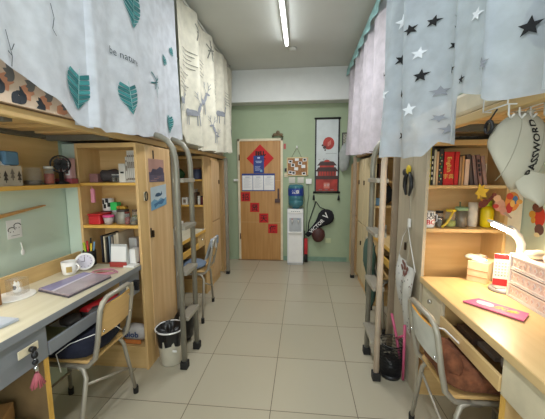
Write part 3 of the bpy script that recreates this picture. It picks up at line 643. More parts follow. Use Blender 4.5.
dk2 = desk(-1, -1.09, 2.37, 3.158, 'far left desk between the ladder and the far wardrobe', lam, edgeY, pineY, pineZ, (2.372, 2.42), (2.95, 3.15), -1.55)
dk3 = desk(1, .70, .5, 1.748, 'warm lit wooden desk on the right with ivory drawer fronts', lamR, lamR, drawerR, pineZ, (.52, 1.04), (1.5, 1.74), 1.22, splash=False)
dk4 = desk(1, .71, 2.28, 2.998, 'far right desk seen between the rails of the right ladder', lamR, edgeY, pineY, pineZ, (2.285, 2.4), (2.8, 2.99), 1.22, splash=False)
# wall shelf at the left
t = T('wall_shelf', 'pine wall shelf above the left desk running along the green wall', 'shelf', (-1.58, 1.2, 1.3))
m = MB(); m.box(-1.625, -1.48, .5, 1.81, 1.297, 1.32); m.box(-1.48, -1.477, .5, 1.81, 1.297, 1.32, m=1); P('shelf_board', m, [pineY, edgeY], t, .002)
m = MB(); m.box(-1.63, -1.615, .5, 1.81, 1.33, 1.6); P('shelf_back', m, pineY, t)
# stick and drawing on the left wall
m = MB(); m.prism([(1.2, 1.12), (1.67, 1.185), (1.665, 1.192), (1.2, 1.145)], (XW0, 0, 0), UY, v, .022); ONE('wooden_stick', m, beech, 'long thin wooden stick fixed slanting on the green wall over the left desk', 'stick')
m = MB(); m.box(XW0, XW0+.0015, 1.43, 1.515, 1.02, 1.125)
xs = XW0+.0016
for (cy, cz) in ((1.455, 1.07), (1.49, 1.09)):
    m.tube([(xs, cy+.02*math.cos(a*PI/6), cz+.014*math.sin(a*PI/6)) for a in range(0, 8)], .0022, 5, 1)
    for q in (-.008, .01): m.ell((xs, cy+q, cz-.012), (.001, .003, .003), 1, 6, 4)
m.box(XW0, xs+.0006, 1.45, 1.5, 1.035, 1.037, m=1)
ONE('drawing', m, [paper, ink], 'small white paper with a black line drawing on the wall above the left desk', 'drawing')
m = MB(); m.tube([(XW0+.003, 1.5, .99), (XW0+.004, 1.505, .95), (XW0+.003, 1.51, .92)], .003, 6); m.ell((XW0+.004, 1.505, .93), (.003, .012, .02)); ONE('wall_hook', m, white, 'tiny clear hook on the wall below the line drawing', 'hook')

# ---------------------------------------------------------------- ladders
def ladder(x, y0, y1, s, label, mats_, rungs, zt, reach):
    t = T('bunk_ladder', label, 'ladder', (x, (y0+y1)/2, 0))
    for yy in (y0, y1):
        pts = [(x, yy, .04), (x, yy, zt-.12)]+[(x+s*r, yy, z) for r, z in ((.005, zt-.06), (.02, zt), (.05, zt+.045), (.1, zt+.075), (reach, zt+.085))]
        m = MB(); m.tube(pts, [(.013, .021)]*len(pts) if False else .019, 12); P('rail', m, mats_[0] if yy == y0 else mats_[1], t)
        m = MB(); m.box(x-.026, x+.026, yy-.026, yy+.026, 0, .055); P('foot', m, rubber, t, .004)
    for z in rungs:
        m = MB(); m.box(x-.036, x+.036, y0+.015, y1-.015, z-.012, z+.012)
        for k in range(5): m.box(x-.034+k*.015, x-.028+k*.015, y0+.02, y1-.02, z+.012, z+.015)
        P('rung', m, steelL, t, .002)
    return t
ladder(-.83, 1.865, 2.11, -1, 'grey steel bunk ladder on the left beside the white waste bin', [steel, steel], (.36, .69, 1.01, 1.335), 1.55, .135)
ladder(.5, 1.875, 2.165, 1, 'beige steel bunk ladder on the right beside the mesh bin', [litrail, steel], (.25, .62, .98, 1.33), 1.55, .14)

# ---------------------------------------------------------------- chairs
ply = wood('plywood_back', 'd9b276', 'cda56a', 'x')
def chair(name, label, loc, rot, w=.3, d=.34, zs=.45, zb=.78, backm=None, legm=None, cush=None, group=None):
    """local +Y is the way the sitter faces"""
    t = T(name, label, 'chair', loc, rot, group); r = .011; lm = legm or steelL; h = w/2
    for q in (-1, 1):
        pts = [(q*(h+.11), -.1, .02), (q*(h+.02), -.1, zs-.06), (q*(h+.01), -.08, zs-.025), (q*h, -.04, zs-.015), (q*h, d*.6, zs-.015), (q*(h+.005), d*.6+.04, zs-.03), (q*(h+.02), d*.6+.06, zs-.08), (q*(h+.06), d*.6+.1, .02)]
        m = MB(); m.tube(pts, r, 10); P('leg_frame', m, lm, t, world=False)
        for p in (pts[0], pts[-1]):
            m = MB(); m.lathe([(.015, -.02), (.016, .02), (.013, .03)], p, 12); P('foot_cap', m, rubber, t, world=False)
    m = MB(); m.tube([(h+.07, -.1, .2), (-h-.03, -.1, zs-.09)], .007, 8); P('brace', m, lm, t, world=False)
    m = MB(); m.tube([(h+.03, d*.6+.06, .18), (-h-.03, d*.6+.06, .18)], .008, 8); P('stretcher', m, lm, t, world=False)
    yb = -.15
    loop = [(-h, .0, zs-.02), (-h, yb+.05, zs-.01), (-h, yb+.01, zs+.03), (-h, yb-.01, zs+.12), (-h, yb-.035, zb-.05)]
    loop += [(-h+.015, yb-.04, zb-.018), (-h+.045, yb-.043, zb)]
    loop += [(-x, y, z) for x, y, z in reversed(loop)]
    m = MB(); m.tube(loop, .0125, 10); P('back_frame', m, lm, t, world=False)
    m = MB()
    def bk_(a, b_): return (-h+.012+(w-.024)*a, yb-.012-.022*b_-.012*math.sin(PI*a), zs+.135+(zb-zs-.175)*b_)
    m.grid(bk_, 10, 4, 0); m.grid(lambda a, b_: tuple(Vector(bk_(1-a, b_))+Vector((0, .01, 0))), 10, 4, 0)
    for a in (0, 1): m.grid(lambda p, q_: tuple(Vector(bk_(a, q_))+Vector((0, .01*p, 0))), 1, 4, 1)
    for b_ in (0, 1): m.grid(lambda p, q_: tuple(Vector(bk_(q_, b_))+Vector((0, .01*p, 0))), 1, 10, 1)
    bk = P('backrest', m, [backm or ply, edgeY], t, world=False)
    for q in (-1, 1):
        for z in (zs+.165, zb-.07):
            m = MB(); m.ell((q*(h-.02), yb-.03, z), (.006, .006, .006), 0, 8, 6); P('screw', m, chrome, bk, world=False)
    m = MB(); m.box(-h-.005, h+.005, yb+.03, d*.6+.08, zs, zs+.018); P('seat', m, ply, t, .006, world=False)
    return t
c1 = chair('metal_chair', 'steel tube chair with pale plywood back and navy cushion at the left desk', (-1.145, 1.365, 0), PI/2, w=.26)
SUP = lambda d: (abs(d.x)**4+abs(d.y)**4+abs(d.z)**4)**(-.25)*(1+.03*math.sin(d.x*9)*math.cos(d.y*7))
t = T('seat_cushion', 'thick navy seat cushion with a thin white tie on the left desk chair', 'cushion', (-1.17, 1.35, .47))
m = MB(); m.ell((-1.19, 1.36, .519), (.175, .16, .045), fn=SUP, nu=32, nv=16); P('cushion_body', m, navy, t)
m = MB(); m.tube([(-.985, 1.42, .53), (-1.0, 1.4, .56), (-1.06, 1.3, .563), (-1.12, 1.22, .56), (-1.16, 1.18, .53), (-1.14, 1.178, .44)], .0025, 5); P('tie_string', m, white, t)
c2 = chair('metal_chair', 'far left chair with a clothes-draped plywood back', (-1.04, 2.72, 0), PI/2+.1, w=.25, zb=.76)
c3 = chair('metal_chair', 'steel tube chair with pale back and brown plush cushion at the right desk', (.725, 1.31, 0), -PI/2+.04, w=.27, backm=mat('white_chair_back', 'c9c8c0', rough=.5), zb=.775)
t = T('seat_cushion', 'brown plush seat cushion with a white tie on the right desk chair', 'cushion', (.75, 1.3, .47))
m = MB(); m.ell((.77, 1.31, .521), (.175, .16, .047), fn=SUP, nu=32, nv=16); m.ell((.64, 1.3, .565), (.045, .14, .06), fn=lambda d: 1+.08*math.sin(d.y*9)); P('cushion_body', m, brownc, t)
m = MB(); m.tube([(.6, 1.37, .66), (.66, 1.35, .655), (.72, 1.3, .6), (.78, 1.28, .574), (.84, 1.24, .57), (.88, 1.2, .565), (.9, 1.17, .53)], .004, 6); m.tube([(.73, 1.3, .6), (.78, 1.34, .575), (.84, 1.36, .57)], .003, 6); P('tie_string', m, white, t)
t = T('draped_clothes', 'pale grey and white clothes hanging over the far left chair back', 'clothes', (-.87, 2.72, .7))
for k, (y0_, y1_, zl, mm) in enumerate(((2.58, 2.66, .7, 'aeb4bc'), (2.68, 2.75, .67, 'd5d2cc'), (2.75, 2.82, .7, '8d99a8'))):
    m = MB(); m.grid(lambda a, b_: (-.848+(.0-.065)*(b_*2-1 if b_ > .5 else 0)+.012*math.sin(a*9+k), y0_+(y1_-y0_)*a, (zl+(.775-zl)*(b_*2)) if b_ <= .5 else (.775-.2*(b_*2-1))), 12, 12)
    P('garment', m, cloth('garment_%s' % mm, mm, 0, .1), t)
m = MB(); m.ell((-1.09, 2.7, .5), (.15, .15, .04)); ONE('seat_cushion', m, mat('blue_grey_cushion', '6f7f94', rough=.95), 'blue-grey cushion on the far left chair', 'cushion')
c4 = chair('metal_chair', 'far right chair draped with a dark green jacket behind the ladder', (.8, 2.68, 0), -PI/2, w=.25)
jk = mat('dark_green_jacket', '3f5a50', rough=.95, bump=.3)
m = MB(); m.ell((.605, 2.64, .63), (.045, .16, .17), fn=lambda d: 1+.07*math.sin(d.y*8+d.z*5)); m.ell((.615, 2.6, .38), (.04, .12, .2), fn=lambda d: 1+.08*math.sin(d.y*8+d.z*5)); ONE('jacket', m, jk, 'dark green jacket hung on the far right chair', 'jacket')

# ---------------------------------------------------------------- bins
t = T('waste_bin', 'white waste bin with a black liner in front of the left ladder', 'waste bin', (-.98, 1.955, 0))
c = (-.963, 1.94, 0); R0, R1 = .08, .103
m = MB(); m.lathe([(R0-.004, 0), (R0, .004), (R1-.012, .2)], c, 28, capt=False); m.lathe([(R1-.016, .2), (R0-.008, .01)], c, 28, capb=False, capt=False); P('bucket', m, mat('ivory_bucket', 'cfc8b4', rough=.4), t)
m = MB(); m.grid(lambda a, b_: (c[0]+(R1-.013+.012*b_+.004*math.sin(a*50)+.004*b_*math.sin(a*31))*math.cos(a*2*PI), c[1]+(R1-.013+.012*b_+.004*math.sin(a*50)+.004*b_*math.sin(a*31))*math.sin(a*2*PI), .15+.12*b_+.008*math.sin(a*25)*(1-b_)), 60, 5)
m.grid(lambda a, b_: (c[0]+(R1-.01)*(1-b_)*math.cos(a*2*PI), c[1]+(R1-.01)*(1-b_)*math.sin(a*2*PI), .265-.06*b_**.5+.012*math.sin(a*40)*b_*(1-b_)*4), 40, 6); P('liner_bag', m, mat('black_film', '1a1a1c', rough=.3, bump=.5, nscale=25), t)
m = MB(); m.tube([(c[0]+R1*math.cos(a*PI/16), c[1]+R1*math.sin(a*PI/16), .262) for a in range(33)], .006, 8); P('rim_ring', m, white, t)
m = MB(); m.box(c[0]+.05, c[0]+.08, c[1]-.085, c[1]-.08, .12, .135); P('label_sticker', m, white, t)
m = MB(); m.ell((-.975, 2.22, .14), (.085, .085, .15), fn=lambda d: 1+.07*math.sin(d.x*9+d.z*11)); ONE('rubbish_bag', m, mat('black_film', ''), 'black rubbish bag standing behind the left ladder', 'rubbish bag')
t = T('mesh_waste_bin', 'black wire mesh waste bin on the floor beside the right ladder', 'waste bin', (.6, 1.93, 0))
c = (.608, 1.93, 0); mesh_m = black
m = MB(); n = 64
for k in range(n):
    a = 2*PI*k/n
    for sgn in (1, -1): m.tube([(c[0]+(.066+.018*q)*math.cos(a+sgn*q*.5), c[1]+(.066+.018*q)*math.sin(a+sgn*q*.5), 0.01+.235*q) for q in (0, .33, .66, 1)], .0013, 4, cap=False)
P('mesh_wall', m, mesh_m, t)
m = MB(); m.lathe([(.066, 0), (.068, .006), (.069, .03)], c, 28); P('base', m, mesh_m, t)
m = MB(); m.tube([(c[0]+.084*math.cos(a*PI/16), c[1]+.084*math.sin(a*PI/16), .247) for a in range(33)], .004, 6); P('rim', m, mesh_m, t)
m = MB(); m.lathe([(.064, .031), (.07, .1), (.04, .13), (.0, .11)], c, 20); ONE('liner_bag', m, mat('black_film', ''), 'dark bag bunched inside the mesh bin', 'bag')

# ================================================================ small things
def jar(name, label, cat, x, y, z, r, h, content, lidm, group=None, fill=.8, glassm=None, shape=None):
    t = T(name, label, cat, (x, y, z), 0, group)
    pr_ = shape or [(r*.9, 0), (r, .006), (r, h*.75), (r*.82, h*.85), (r*.82, h*.88)]
    m = MB(); m.lathe(pr_, (0, 0, 0), 20); P('body', m, glassm or glass, t, world=False)
    m = MB(); m.lathe([(r*.86, .004), (r*.93, .01), (r*.93, h*.75*fill)], (0, 0, 0), 18); P('contents', m, content, t, world=False)
    m = MB(); m.lathe([(r*.9, h*.87), (r*.9, h*.99), (r*.84, h)], (0, 0, 0), 20); P('lid', m, lidm, t, world=False)
    return t
def book(name, label, x0, x1, y0, y1, z, h, mats, group=None, lean=0, cat='book', deco=None):
    """standing book, spine towards -y"""
    t = T(name, label, cat, ((x0+x1)/2, y0, z), 0, group); w_ = (x1-x0)/2; d = y1-y0
    m = MB(); m.T = Matrix.Rotation(lean, 4, 'Y') if lean else None
    m.box(-w_, -w_+.0015, 0, d, 0, h); m.box(w_-.0015, w_, 0, d, 0, h); m.box(-w_, w_, 0, .002, 0, h)
    if deco: deco(m, w_, h)
    P('cover', m, mats, t, world=False)
    m = MB(); m.T = Matrix.Rotation(lean, 4, 'Y') if lean else None
    m.box(-w_+.0016, w_-.0016, .002, d-.004, .003, h-.003); P('pages', m, cream, t, world=False)
    return t
def boxed(name, label, cat, x0, x1, y0, y1, z0, z1, m_, group=None, bevel=.002, deco=None):
    m = MB(); m.box(x0, x1, y0, y1, z0, z1)
    if deco: deco(m)
    return ONE(name, m, m_, label, cat, group, bevel)
# --- wall shelf (left)
ZS = 1.32
t = T('tissue_box', 'patterned tissue box with dark fir trees on the left wall shelf', 'tissue box', (-1.55, 1.33, ZS))
m = MB(); m.box(-1.6, -1.49, 1.24, 1.42, ZS, ZS+.105)
for k in range(5):
    for j in (0, 1): m.prism([(-.012, 0), (.012, 0), (0, .03)], (-1.489, 1.26+k*.036, ZS+.03+j*.02+(k % 2)*.012), UY, v, .0008, 1+(k % 2))
    m.prism([(-.002, -.012), (.002, -.012), (.002, 0), (-.002, 0)], (-1.489, 1.26+k*.036, ZS+.03+(k % 2)*.012), UY, v, .0008, 1)
for k in range(3):
    for j in (0, 1): m.prism([(-.012, 0), (.012, 0), (0, .03)], (-1.59+k*.036, 1.239, ZS+.03+j*.02+(k % 2)*.012), u, v, .0008, 1+(k % 2))
P('carton', m, [mat('box_cream', 'b7ab98'), mat('fir_dark', '423a34'), mat('fir_grey', '7a7066')], t, .002)
m = MB(); m.grid(lambda a, b_: (-1.56+.06*a, 1.33+.02*math.sin(a*7)+.03*b_, ZS+.105+.03*b_*math.sin(PI*a)), 8, 4); P('tissue', m, paper, t)
boxed('folded_cloth', 'light blue folded cloth standing on the patterned tissue box', 'cloth', -1.54, -1.495, 1.34, 1.42, ZS+.107, ZS+.18, mat('blue_towel', '5f84a0', rough=.95), bevel=.01)
boxed('folded_cloth', 'pinkish folded cloth beside the light blue one on the tissue box', 'cloth', -1.56, -1.5, 1.25, 1.32, ZS+.107, ZS+.16, mat('pinkish_towel', 'a89490', rough=.95), bevel=.01)
jar('jar', 'wide clear glass jar with a glass lid on the left wall shelf', 'jar', -1.54, 1.53, ZS, .045, .1, mat('dim_contents', '6a5c4a', noise=.2), glass, fill=.35)
jar('jar', 'taller jar of red-brown sauce with a pale lid on the left wall shelf', 'jar', -1.535, 1.635, ZS, .028, .11, mat('red_sauce', 'a8401e', noise=.15), offw)
t = T('desk_fan', 'small black round desk fan on the left wall shelf', 'fan', (-1.52, 1.71, ZS))
m = MB(); m.lathe([(.035, 0), (.036, .012), (.014, .02), (.013, .075)], (-1.52, 1.71, ZS), 18); P('stand', m, black, t)
ax = Vector((.75, -.66, 0)); sd_ = Vector((.66, .75, 0)); c0 = Vector((-1.52, 1.71, ZS+.125))
def fanring(m, rr_, off, th_):
    m.tube([tuple(c0+ax*off+sd_*rr_*math.cos(a*PI/12)+Vector((0, 0, rr_*math.sin(a*PI/12)))) for a in range(25)], th_, 5)
m = MB(); fanring(m, .052, .0, .005); fanring(m, .035, .012, .0015); fanring(m, .02, .014, .0015)
for k in range(16):
    a = k*PI/8; m.tube([tuple(c0+ax*.0+sd_*.05*math.cos(a)+Vector((0, 0, .05*math.sin(a)))), tuple(c0+ax*.015)], .0013, 4)
P('guard', m, black, t)
m = MB(); m.cyl(tuple(c0-ax*.03), tuple(c0-ax*.0), .03, 16); P('motor', m, black, t)
for k in range(4):
    a = k*PI/2+.3; m = MB()
    p0, p1 = c0+ax*.004, c0+ax*.004+sd_*.044*math.cos(a)+Vector((0, 0, .044*math.sin(a))); p2 = c0+ax*.001+sd_*.044*math.cos(a+.9)+Vector((0, 0, .044*math.sin(a+.9)))
    ii = [m.av(p) for p in (p0, p1, p2)]; m.af(ii); ii = [m.av(p+ax*.002) for p in (p0, p2, p1)]; m.af(ii); P('blade', m, mat('fan_blade', '3a3a3e'), t)
t = T('boxed_set', 'pink box with two white framed pictures at the end of the left wall shelf', 'box', (-1.53, 1.775, ZS+.035))
m = MB(); m.box(-1.58, -1.49, 1.755, 1.795, ZS+.036, ZS+.165); P('carton', m, mat('pink_carton', 'c9a0a0'), t, .002)
for q in (0, 1):
    m = MB(); m.box(-1.572+q*.04, -1.54+q*.04, 1.752, 1.7555, ZS+.055, ZS+.15); m.box(-1.566+q*.04, -1.546+q*.04, 1.7512, 1.7525, ZS+.065, ZS+.135, m=1); P('window_print', m, [paper, mat('dim_picture', '6c4a4a')], t)
boxed('flat_box', 'flat pink and red box lying under the pink picture box', 'box', -1.6, -1.485, 1.745, 1.805, ZS+.001, ZS+.035, mat('crimson_pink', 'a8505c'))
# --- near left wardrobe, upper shelf
Z1, Z2, ZD = 1.326, 1.038, .771
YS_ = 1.835
boxed('small_box', 'small dusky pink box on the upper shelf of the near left wardrobe', 'box', -1.44, -1.38, 1.85, 1.93, Z1, Z1+.06, mat('dusky_pink', '8f6664'))
m = MB(); m.ell((-1.33, 1.93, Z1+.045), (.1, .07, .045), fn=lambda d: 1+.12*math.sin(d.x*7+d.y*4)); ONE('dark_bundle', m, mat('dark_bundle_cloth', '463f40', rough=.95), 'dark folded bundle on the upper shelf of the near left wardrobe', 'bundle')
for k in range(2): jar('jar', 'small grey jar beside the white boxes, %s of the pair' % ('left' if k == 0 else 'right'), 'jar', -1.275+k*.034, 1.87, Z1, .015, .055, mat('dim_contents', ''), wgrey, 'small grey jars')
bw = mat('white_cover', 'd6d0c6', rough=.6)
boxed('white_box', 'shorter white box left of the row of white books', 'box', -1.225, -1.18, 1.85, 1.95, Z1, Z1+.125, [bw, ink], deco=lambda m: m.box(-1.215, -1.19, 1.849, 1.85, Z1+.06, Z1+.072, m=1))
for k in range(6):
    def dc(m, w_, h, k=k):
        m.box(-w_*.6, w_*.6, -.0006, 0, h*.8, h*.86, m=1); m.box(-w_*.5, w_*.5, -.0006, 0, h*.45, h*.65, m=1); m.box(-w_*.6, w_*.6, -.0006, 0, h*.08, h*.14, m=1)
    pos = ('first', 'second', 'third', 'fourth', 'fifth', 'last')[k]
    book('white_book', 'white book with grey spine print, %s from the left in the near left wardrobe' % pos, -1.176+k*.0135, -1.1635+k*.0135, 1.85, 1.98, Z1, .17 if k == 0 else .21, [bw, mat('spine_print', '8a7a6c')], 'white books in the near left wardrobe', deco=dc)
# --- near left wardrobe, middle shelf
t = T('storage_box', 'red plastic box on the middle shelf of the near left wardrobe', 'box', (-1.42, 1.89, Z2))
m = MB(); m.box(-1.465, -1.38, 1.84, 1.96, Z2, Z2+.062); P('body', m, red, t, .006); m = MB(); m.box(-1.468, -1.375, 1.836, 1.963, Z2+.062, Z2+.074); P('lid', m, red, t, .004)
t = T('food_tub', 'clear tub with a pink lid next to the red plastic box', 'tub', (-1.335, 1.87, Z2))
m = MB(); m.lathe([(.026, 0), (.034, .05)], (-1.335, 1.87, Z2), 20); P('body', m, mat('frosted', 'b9aaa4', rough=.4), t); m = MB(); m.lathe([(.037, .05), (.037, .062), (.033, .064)], (-1.335, 1.87, Z2), 20); P('lid', m, mat('hot_pink', 'e04f8c'), t)
jar('steel_pot', 'steel canister holding yellow packets on the middle shelf', 'pot', -1.25, 1.905, Z2, .045, .1, mat('dim_contents', ''), mat('dark_lid', '3c3430'), glassm=steel)
boxed('green_box', 'bright green small box stacked on a canister behind the pink-lid tub', 'box', -1.36, -1.31, 1.93, 1.98, Z2+.09, Z2+.145, green)
jar('tin', 'grey tin under the bright green box', 'tin', -1.335, 1.955, Z2, .03, .088, steel, wgrey, glassm=steel)
boxed('snack_packet', 'yellow and brown packet lying on the steel canister', 'packet', -1.285, -1.22, 1.88, 1.93, Z2+.101, Z2+.125, mat('packet_yellow', 'b98f2c', c2='5a3a20', nscale=40), bevel=.008)
t = T('patterned_mug', 'tall white mug with black cow spots on the middle shelf of the near left wardrobe', 'mug', (-1.425, 1.965, Z2+.075))
m = MB(); m.lathe([(.03, .08), (.038, .085), (.04, .17), (.037, .17), (.036, .09)], (-1.415, 1.99, Z2), 20, capb=True, capt=False)
for (a, z) in ((-1.6, .1), (-1.2, .14), (-1.9, .13), (-.9, .11)): m.grid(lambda p, q: (-1.415+.0405*math.cos(a+.5*(p-.5)), 1.99+.0405*math.sin(a+.5*(p-.5)), Z2+z+.03*q), 5, 2, 1)
P('body', m, [white, ink], t)
boxed('tea_box', 'dark box standing under the cow-spotted mug', 'box', -1.46, -1.375, 1.963, 2.03, Z2, Z2+.078, mat('tea_dark', '4a4038'))
m = MB(); m.box(-1.445, -1.42, 1.855, 1.87, Z2+.15, Z2+.245); m.tube([(-1.432, 1.862, Z2+.245), (-1.44, 1.86, Z2+.262)], .003, 6); ONE('pink_tube', m, pink, 'pink tube hanging from the upper shelf over the red box', 'tube', bevel=.006)
jar('jar', 'narrow red jar with an orange band on the middle shelf', 'jar', -1.192, 1.86, Z2, .017, .088, mat('chili', '8e2a1c', noise=.2), mat('dark_red_lid', '6a1f18'))
jar('jar', 'tall olive jar left of the low clear jar on the middle shelf', 'jar', -1.155, 1.9, Z2, .024, .1, olive, mat('brown_lid', '5b4632'))
jar('jar', 'second olive jar standing against the side panel on the middle shelf', 'jar', -1.128, 1.955, Z2, .024, .1, olive, mat('brown_lid', ''))
jar('jar', 'low wide clear jar at the front right of the middle shelf', 'jar', -1.14, 1.85, Z2, .026, .055, amber, glass)
# --- left desk top, far end
t = T('pen_holder', 'black pen holder full of coloured pens at the back of the left desk', 'pen holder', (-1.435, 1.83, ZD))
m = MB(); c = (-1.435, 1.79, ZD); m.lathe([(.038, 0), (.04, .1), (.036, .1), (.034, .006)], c, 20, capt=False); P('cup', m, black, t)
for k, (dx, dy, hh, mm) in enumerate(((-.02, -.01, .15, green), (-.008, -.022, .16, mat('pen_lime', 'b5c92c')), (.008, -.02, .17, red), (.018, -.008, .15, yellow), (.0, .015, .18, black), (-.018, .012, .16, orange), (.02, .012, .155, blueL))):
    m = MB(); m.tube([(c[0]+dx*.6, c[1]+dy*.6, c[2]+.01), (c[0]+dx*1.4, c[1]+dy*1.4, c[2]+hh)], .0055, 8); P('pen', m, mm, t)
fc = ['2c2a30', 'd9ccae', '202226', '7d8c98', '8d8478', 'b3a590', 'cdbfa8']
nm = ['black folder with a bright pen clipped on', 'cream folder, second in the row', 'glossy black folder, third in the row', 'blue-grey folder, fourth in the row', 'taupe folder, fifth in the row', 'wide sand folder, sixth in the row', 'pale sand folder, last in the row']
for k in range(7):
    w_ = .013 if k < 5 else .02; x0 = -1.385+k*.019
    book('file_folder', nm[k]+' on the left desk', x0, x0+w_, 1.84, 2.02, ZD, .19-.006*(k % 3)+(.02 if k > 4 else 0), [mat('folder_%d' % k, fc[k])], 'file folders on the left desk', cat='folder')
t = T('desk_calendar', 'white desk calendar with a red base on the left desk', 'calendar', (-1.21, 1.8, ZD))
m = MB(); m.prism([(0, 0), (.07, 0), (.02, .15), (.015, .15)], (-1.265, 1.76, ZD), (0, 1, 0), v, .11); P('stand', m, wgrey, t)
m = MB(); m.prism([(0, 0), (.104, 0), (.104, .1), (0, .1)], (-1.262, 1.762, ZD+.035), (1, 0, 0), Vector((0, .1, .95)).normalized(), .002); P('page', m, paper, t)
m = MB(); m.box(-1.268, -1.152, 1.752, 1.76, ZD, ZD+.032); P('base', m, mat('calendar_red', 'a23a34'), t)
boxed('charger_box', 'pale grey box standing behind the desk calendar', 'box', -1.22, -1.16, 1.9, 1.95, ZD, ZD+.165, wgrey, bevel=.006)
boxed('white_carton', 'tall white carton between the calendar and the pink bottle', 'carton', -1.155, -1.115, 1.8, 1.85, ZD+.012, ZD+.11, white)
boxed('white_pad', 'white notepad lying under the tall white carton', 'notepad', -1.17, -1.095, 1.745, 1.815, ZD, ZD+.011, paper)
t = T('pink_bottle', 'pink bottle with a pale cap against the wardrobe panel on the left desk', 'bottle', (-1.125, 1.88, ZD))
m = MB(); m.lathe([(.018, 0), (.02, .005), (.02, .065), (.014, .08)], (-1.128, 1.885, ZD), 16); P('body', m, pink, t); m = MB(); m.lathe([(.012, .08), (.012, .1)], (-1.128, 1.885, ZD), 12); P('cap', m, mat('pale_cap', 'e6cfd2'), t)
t = T('white_mug', 'white mug with a gold emblem on the left desk', 'mug', (-1.43, 1.6, ZD))
c = (-1.425, 1.6, ZD); m = MB(); m.lathe([(.032, 0), (.038, .01), (.042, .08), (.038, .08), (.034, .012)], c, 24, capt=False)
m.grid(lambda p, q: (c[0]+.0425*math.cos(-.9+.7*(p-.5)), c[1]+.0425*math.sin(-.9+.7*(p-.5)), c[2]+.02+.035*q), 6, 2, 1); P('body', m, [white, mat('gold_print', 'b59a5c')], t)
m = MB(); m.tube([(c[0]+.038+.02*math.sin(a*PI/8), c[1]+.01, c[2]+.065-.045*a/8) for a in range(9)], .005, 8); P('handle', m, white, t)
t = T('round_clock', 'round white dial clock leaning at the back of the left desk', 'clock', (-1.39, 1.68, ZD))
cn = Vector((.55, -.8, .25)).normalized(); c0 = Vector((-1.385, 1.68, ZD+.056)); sa = cn.cross(Vector((0, 0, 1))).normalized(); sb = sa.cross(cn)
def disc(m, r, o_, th_, mi=0, n=28): m.prism([(r*math.cos(2*PI*k/n), r*math.sin(2*PI*k/n)) for k in range(n)], c0+cn*o_, sa, sb, -th_ if sa.cross(sb).dot(cn) < 0 else th_, mi)
m = MB(); disc(m, .055, -.008, .012); P('case', m, white, t, .003)
m = MB(); disc(m, .044, .0045, .001); P('face', m, mat('dial_lilac', 'd4cfdc'), t)
m = MB()
for k in range(12):
    a = k*PI/6; p = c0+cn*.006+sa*.036*math.cos(a)+sb*.036*math.sin(a); m.ell(tuple(p), (.002, .002, .003), 0, 6, 4)
m.tube([tuple(c0+cn*.006), tuple(c0+cn*.006+sb*.03)], .0015, 4); m.tube([tuple(c0+cn*.006), tuple(c0+cn*.006+sa*.02)], .0015, 4); P('hands', m, ink, t)
t = T('desk_lamp', 'white clip-on bar lamp under the near end of the left wall shelf', 'desk lamp', (-1.53, .75, 1.27))
m = MB(); m.box(-1.56, -1.5, .5, 1.0, 1.27, 1.295); P('housing', m, white, t, .004)
m = MB(); m.box(-1.55, -1.51, .52, .98, 1.264, 1.27); P('light_strip', m, mat('left_lamp_strip', 'ffffff', emit='fff6ea', es=12), t)
area('left_desk_lamp_light', (-1.53, .75, 1.262), (.05, .2, -1), .04, .44, 4.5, (1, .93, .82))
# laptop, white pad, figurine box, notebook
t = T('laptop', 'closed silver-mauve laptop lying on the left desk', 'laptop', (-1.24, 1.43, ZD)); ang = -.28
def quad(m, pts, z0, z1, mi=0):
    a = [m.av((x, y, z0)) for x, y in pts]; b_ = [m.av((x, y, z1)) for x, y in pts]
    m.af(list(reversed(a)), mi); m.af(b_, mi)
    for j in range(4): m.af((a[j], a[(j+1) % 4], b_[(j+1) % 4], b_[j]), mi)
LP_ = [(-1.375, 1.33), (-1.145, 1.265), (-1.12, 1.555), (-1.33, 1.6)]
def lpq(a, b_):
    p = Vector(LP_[0]).lerp(Vector(LP_[1]), a); q = Vector(LP_[3]).lerp(Vector(LP_[2]), a); return tuple(p.lerp(q, b_))
m = MB(); quad(m, LP_, ZD, ZD+.009); P('base', m, mat('laptop_dark', '4c4650', rough=.4), t, .002)
m = MB(); quad(m, [lpq(.01, .01), lpq(.99, .01), lpq(.99, .99), lpq(.01, .99)], ZD+.010, ZD+.016); quad(m, [lpq(.02, .02), lpq(.42, .02), lpq(.3, .98), lpq(.02, .98)], ZD+.016, ZD+.0163, 1); quad(m, [lpq(.42, .02), lpq(.5, .02), lpq(.36, .98), lpq(.3, .98)], ZD+.016, ZD+.0164, 2)
P('lid', m, [mat('laptop_lid', 'b9a9b4', rough=.25, metal=.3), mat('laptop_violet', '8d86ae', rough=.25), mat('laptop_pale', 'cfc8dc', rough=.25)], t, .001)
m = MB(); m.lathe([(.085, 0), (.085, .006)], (-1.435, 1.262, ZD), 32); ONE('round_mat', m, white, 'round white mat on the near part of the left desk', 'mat', bevel=.001)
t = T('figurine', 'tiny white figure in a clear case on the round white mat', 'figurine', (-1.44, 1.31, ZD+.007))
m = MB(); m.ell((-1.445, 1.285, ZD+.025), (.018, .016, .018)); m.ell((-1.445, 1.285, ZD+.05), (.014, .013, .014)); m.ell((-1.455, 1.285, ZD+.064), (.005, .004, .007)); m.ell((-1.435, 1.285, ZD+.064), (.005, .004, .007)); P('figure', m, white, t)
m = MB(); m.box(-1.446, -1.438, 1.268, 1.276, ZD+.03, ZD+.05); P('scarf', m, mat('figure_dark', '4a4a5a'), t)
m = MB(); m.box(-1.475, -1.405, 1.255, 1.315, ZD+.007, ZD+.085); P('case', m, mat('clear_case', 'f4f8f8', rough=.03, trans=1, noise=0, alpha=.25), t)
m = MB(); quad(m, [(-1.36, .85), (-1.2, .84), (-1.175, 1.04), (-1.335, 1.05)], ZD, ZD+.012); ONE('notebook', m, mat('notebook_silver', 'b9c0cc', rough=.35), 'silver-white notebook at the near end of the left desk', 'notebook', bevel=.002)
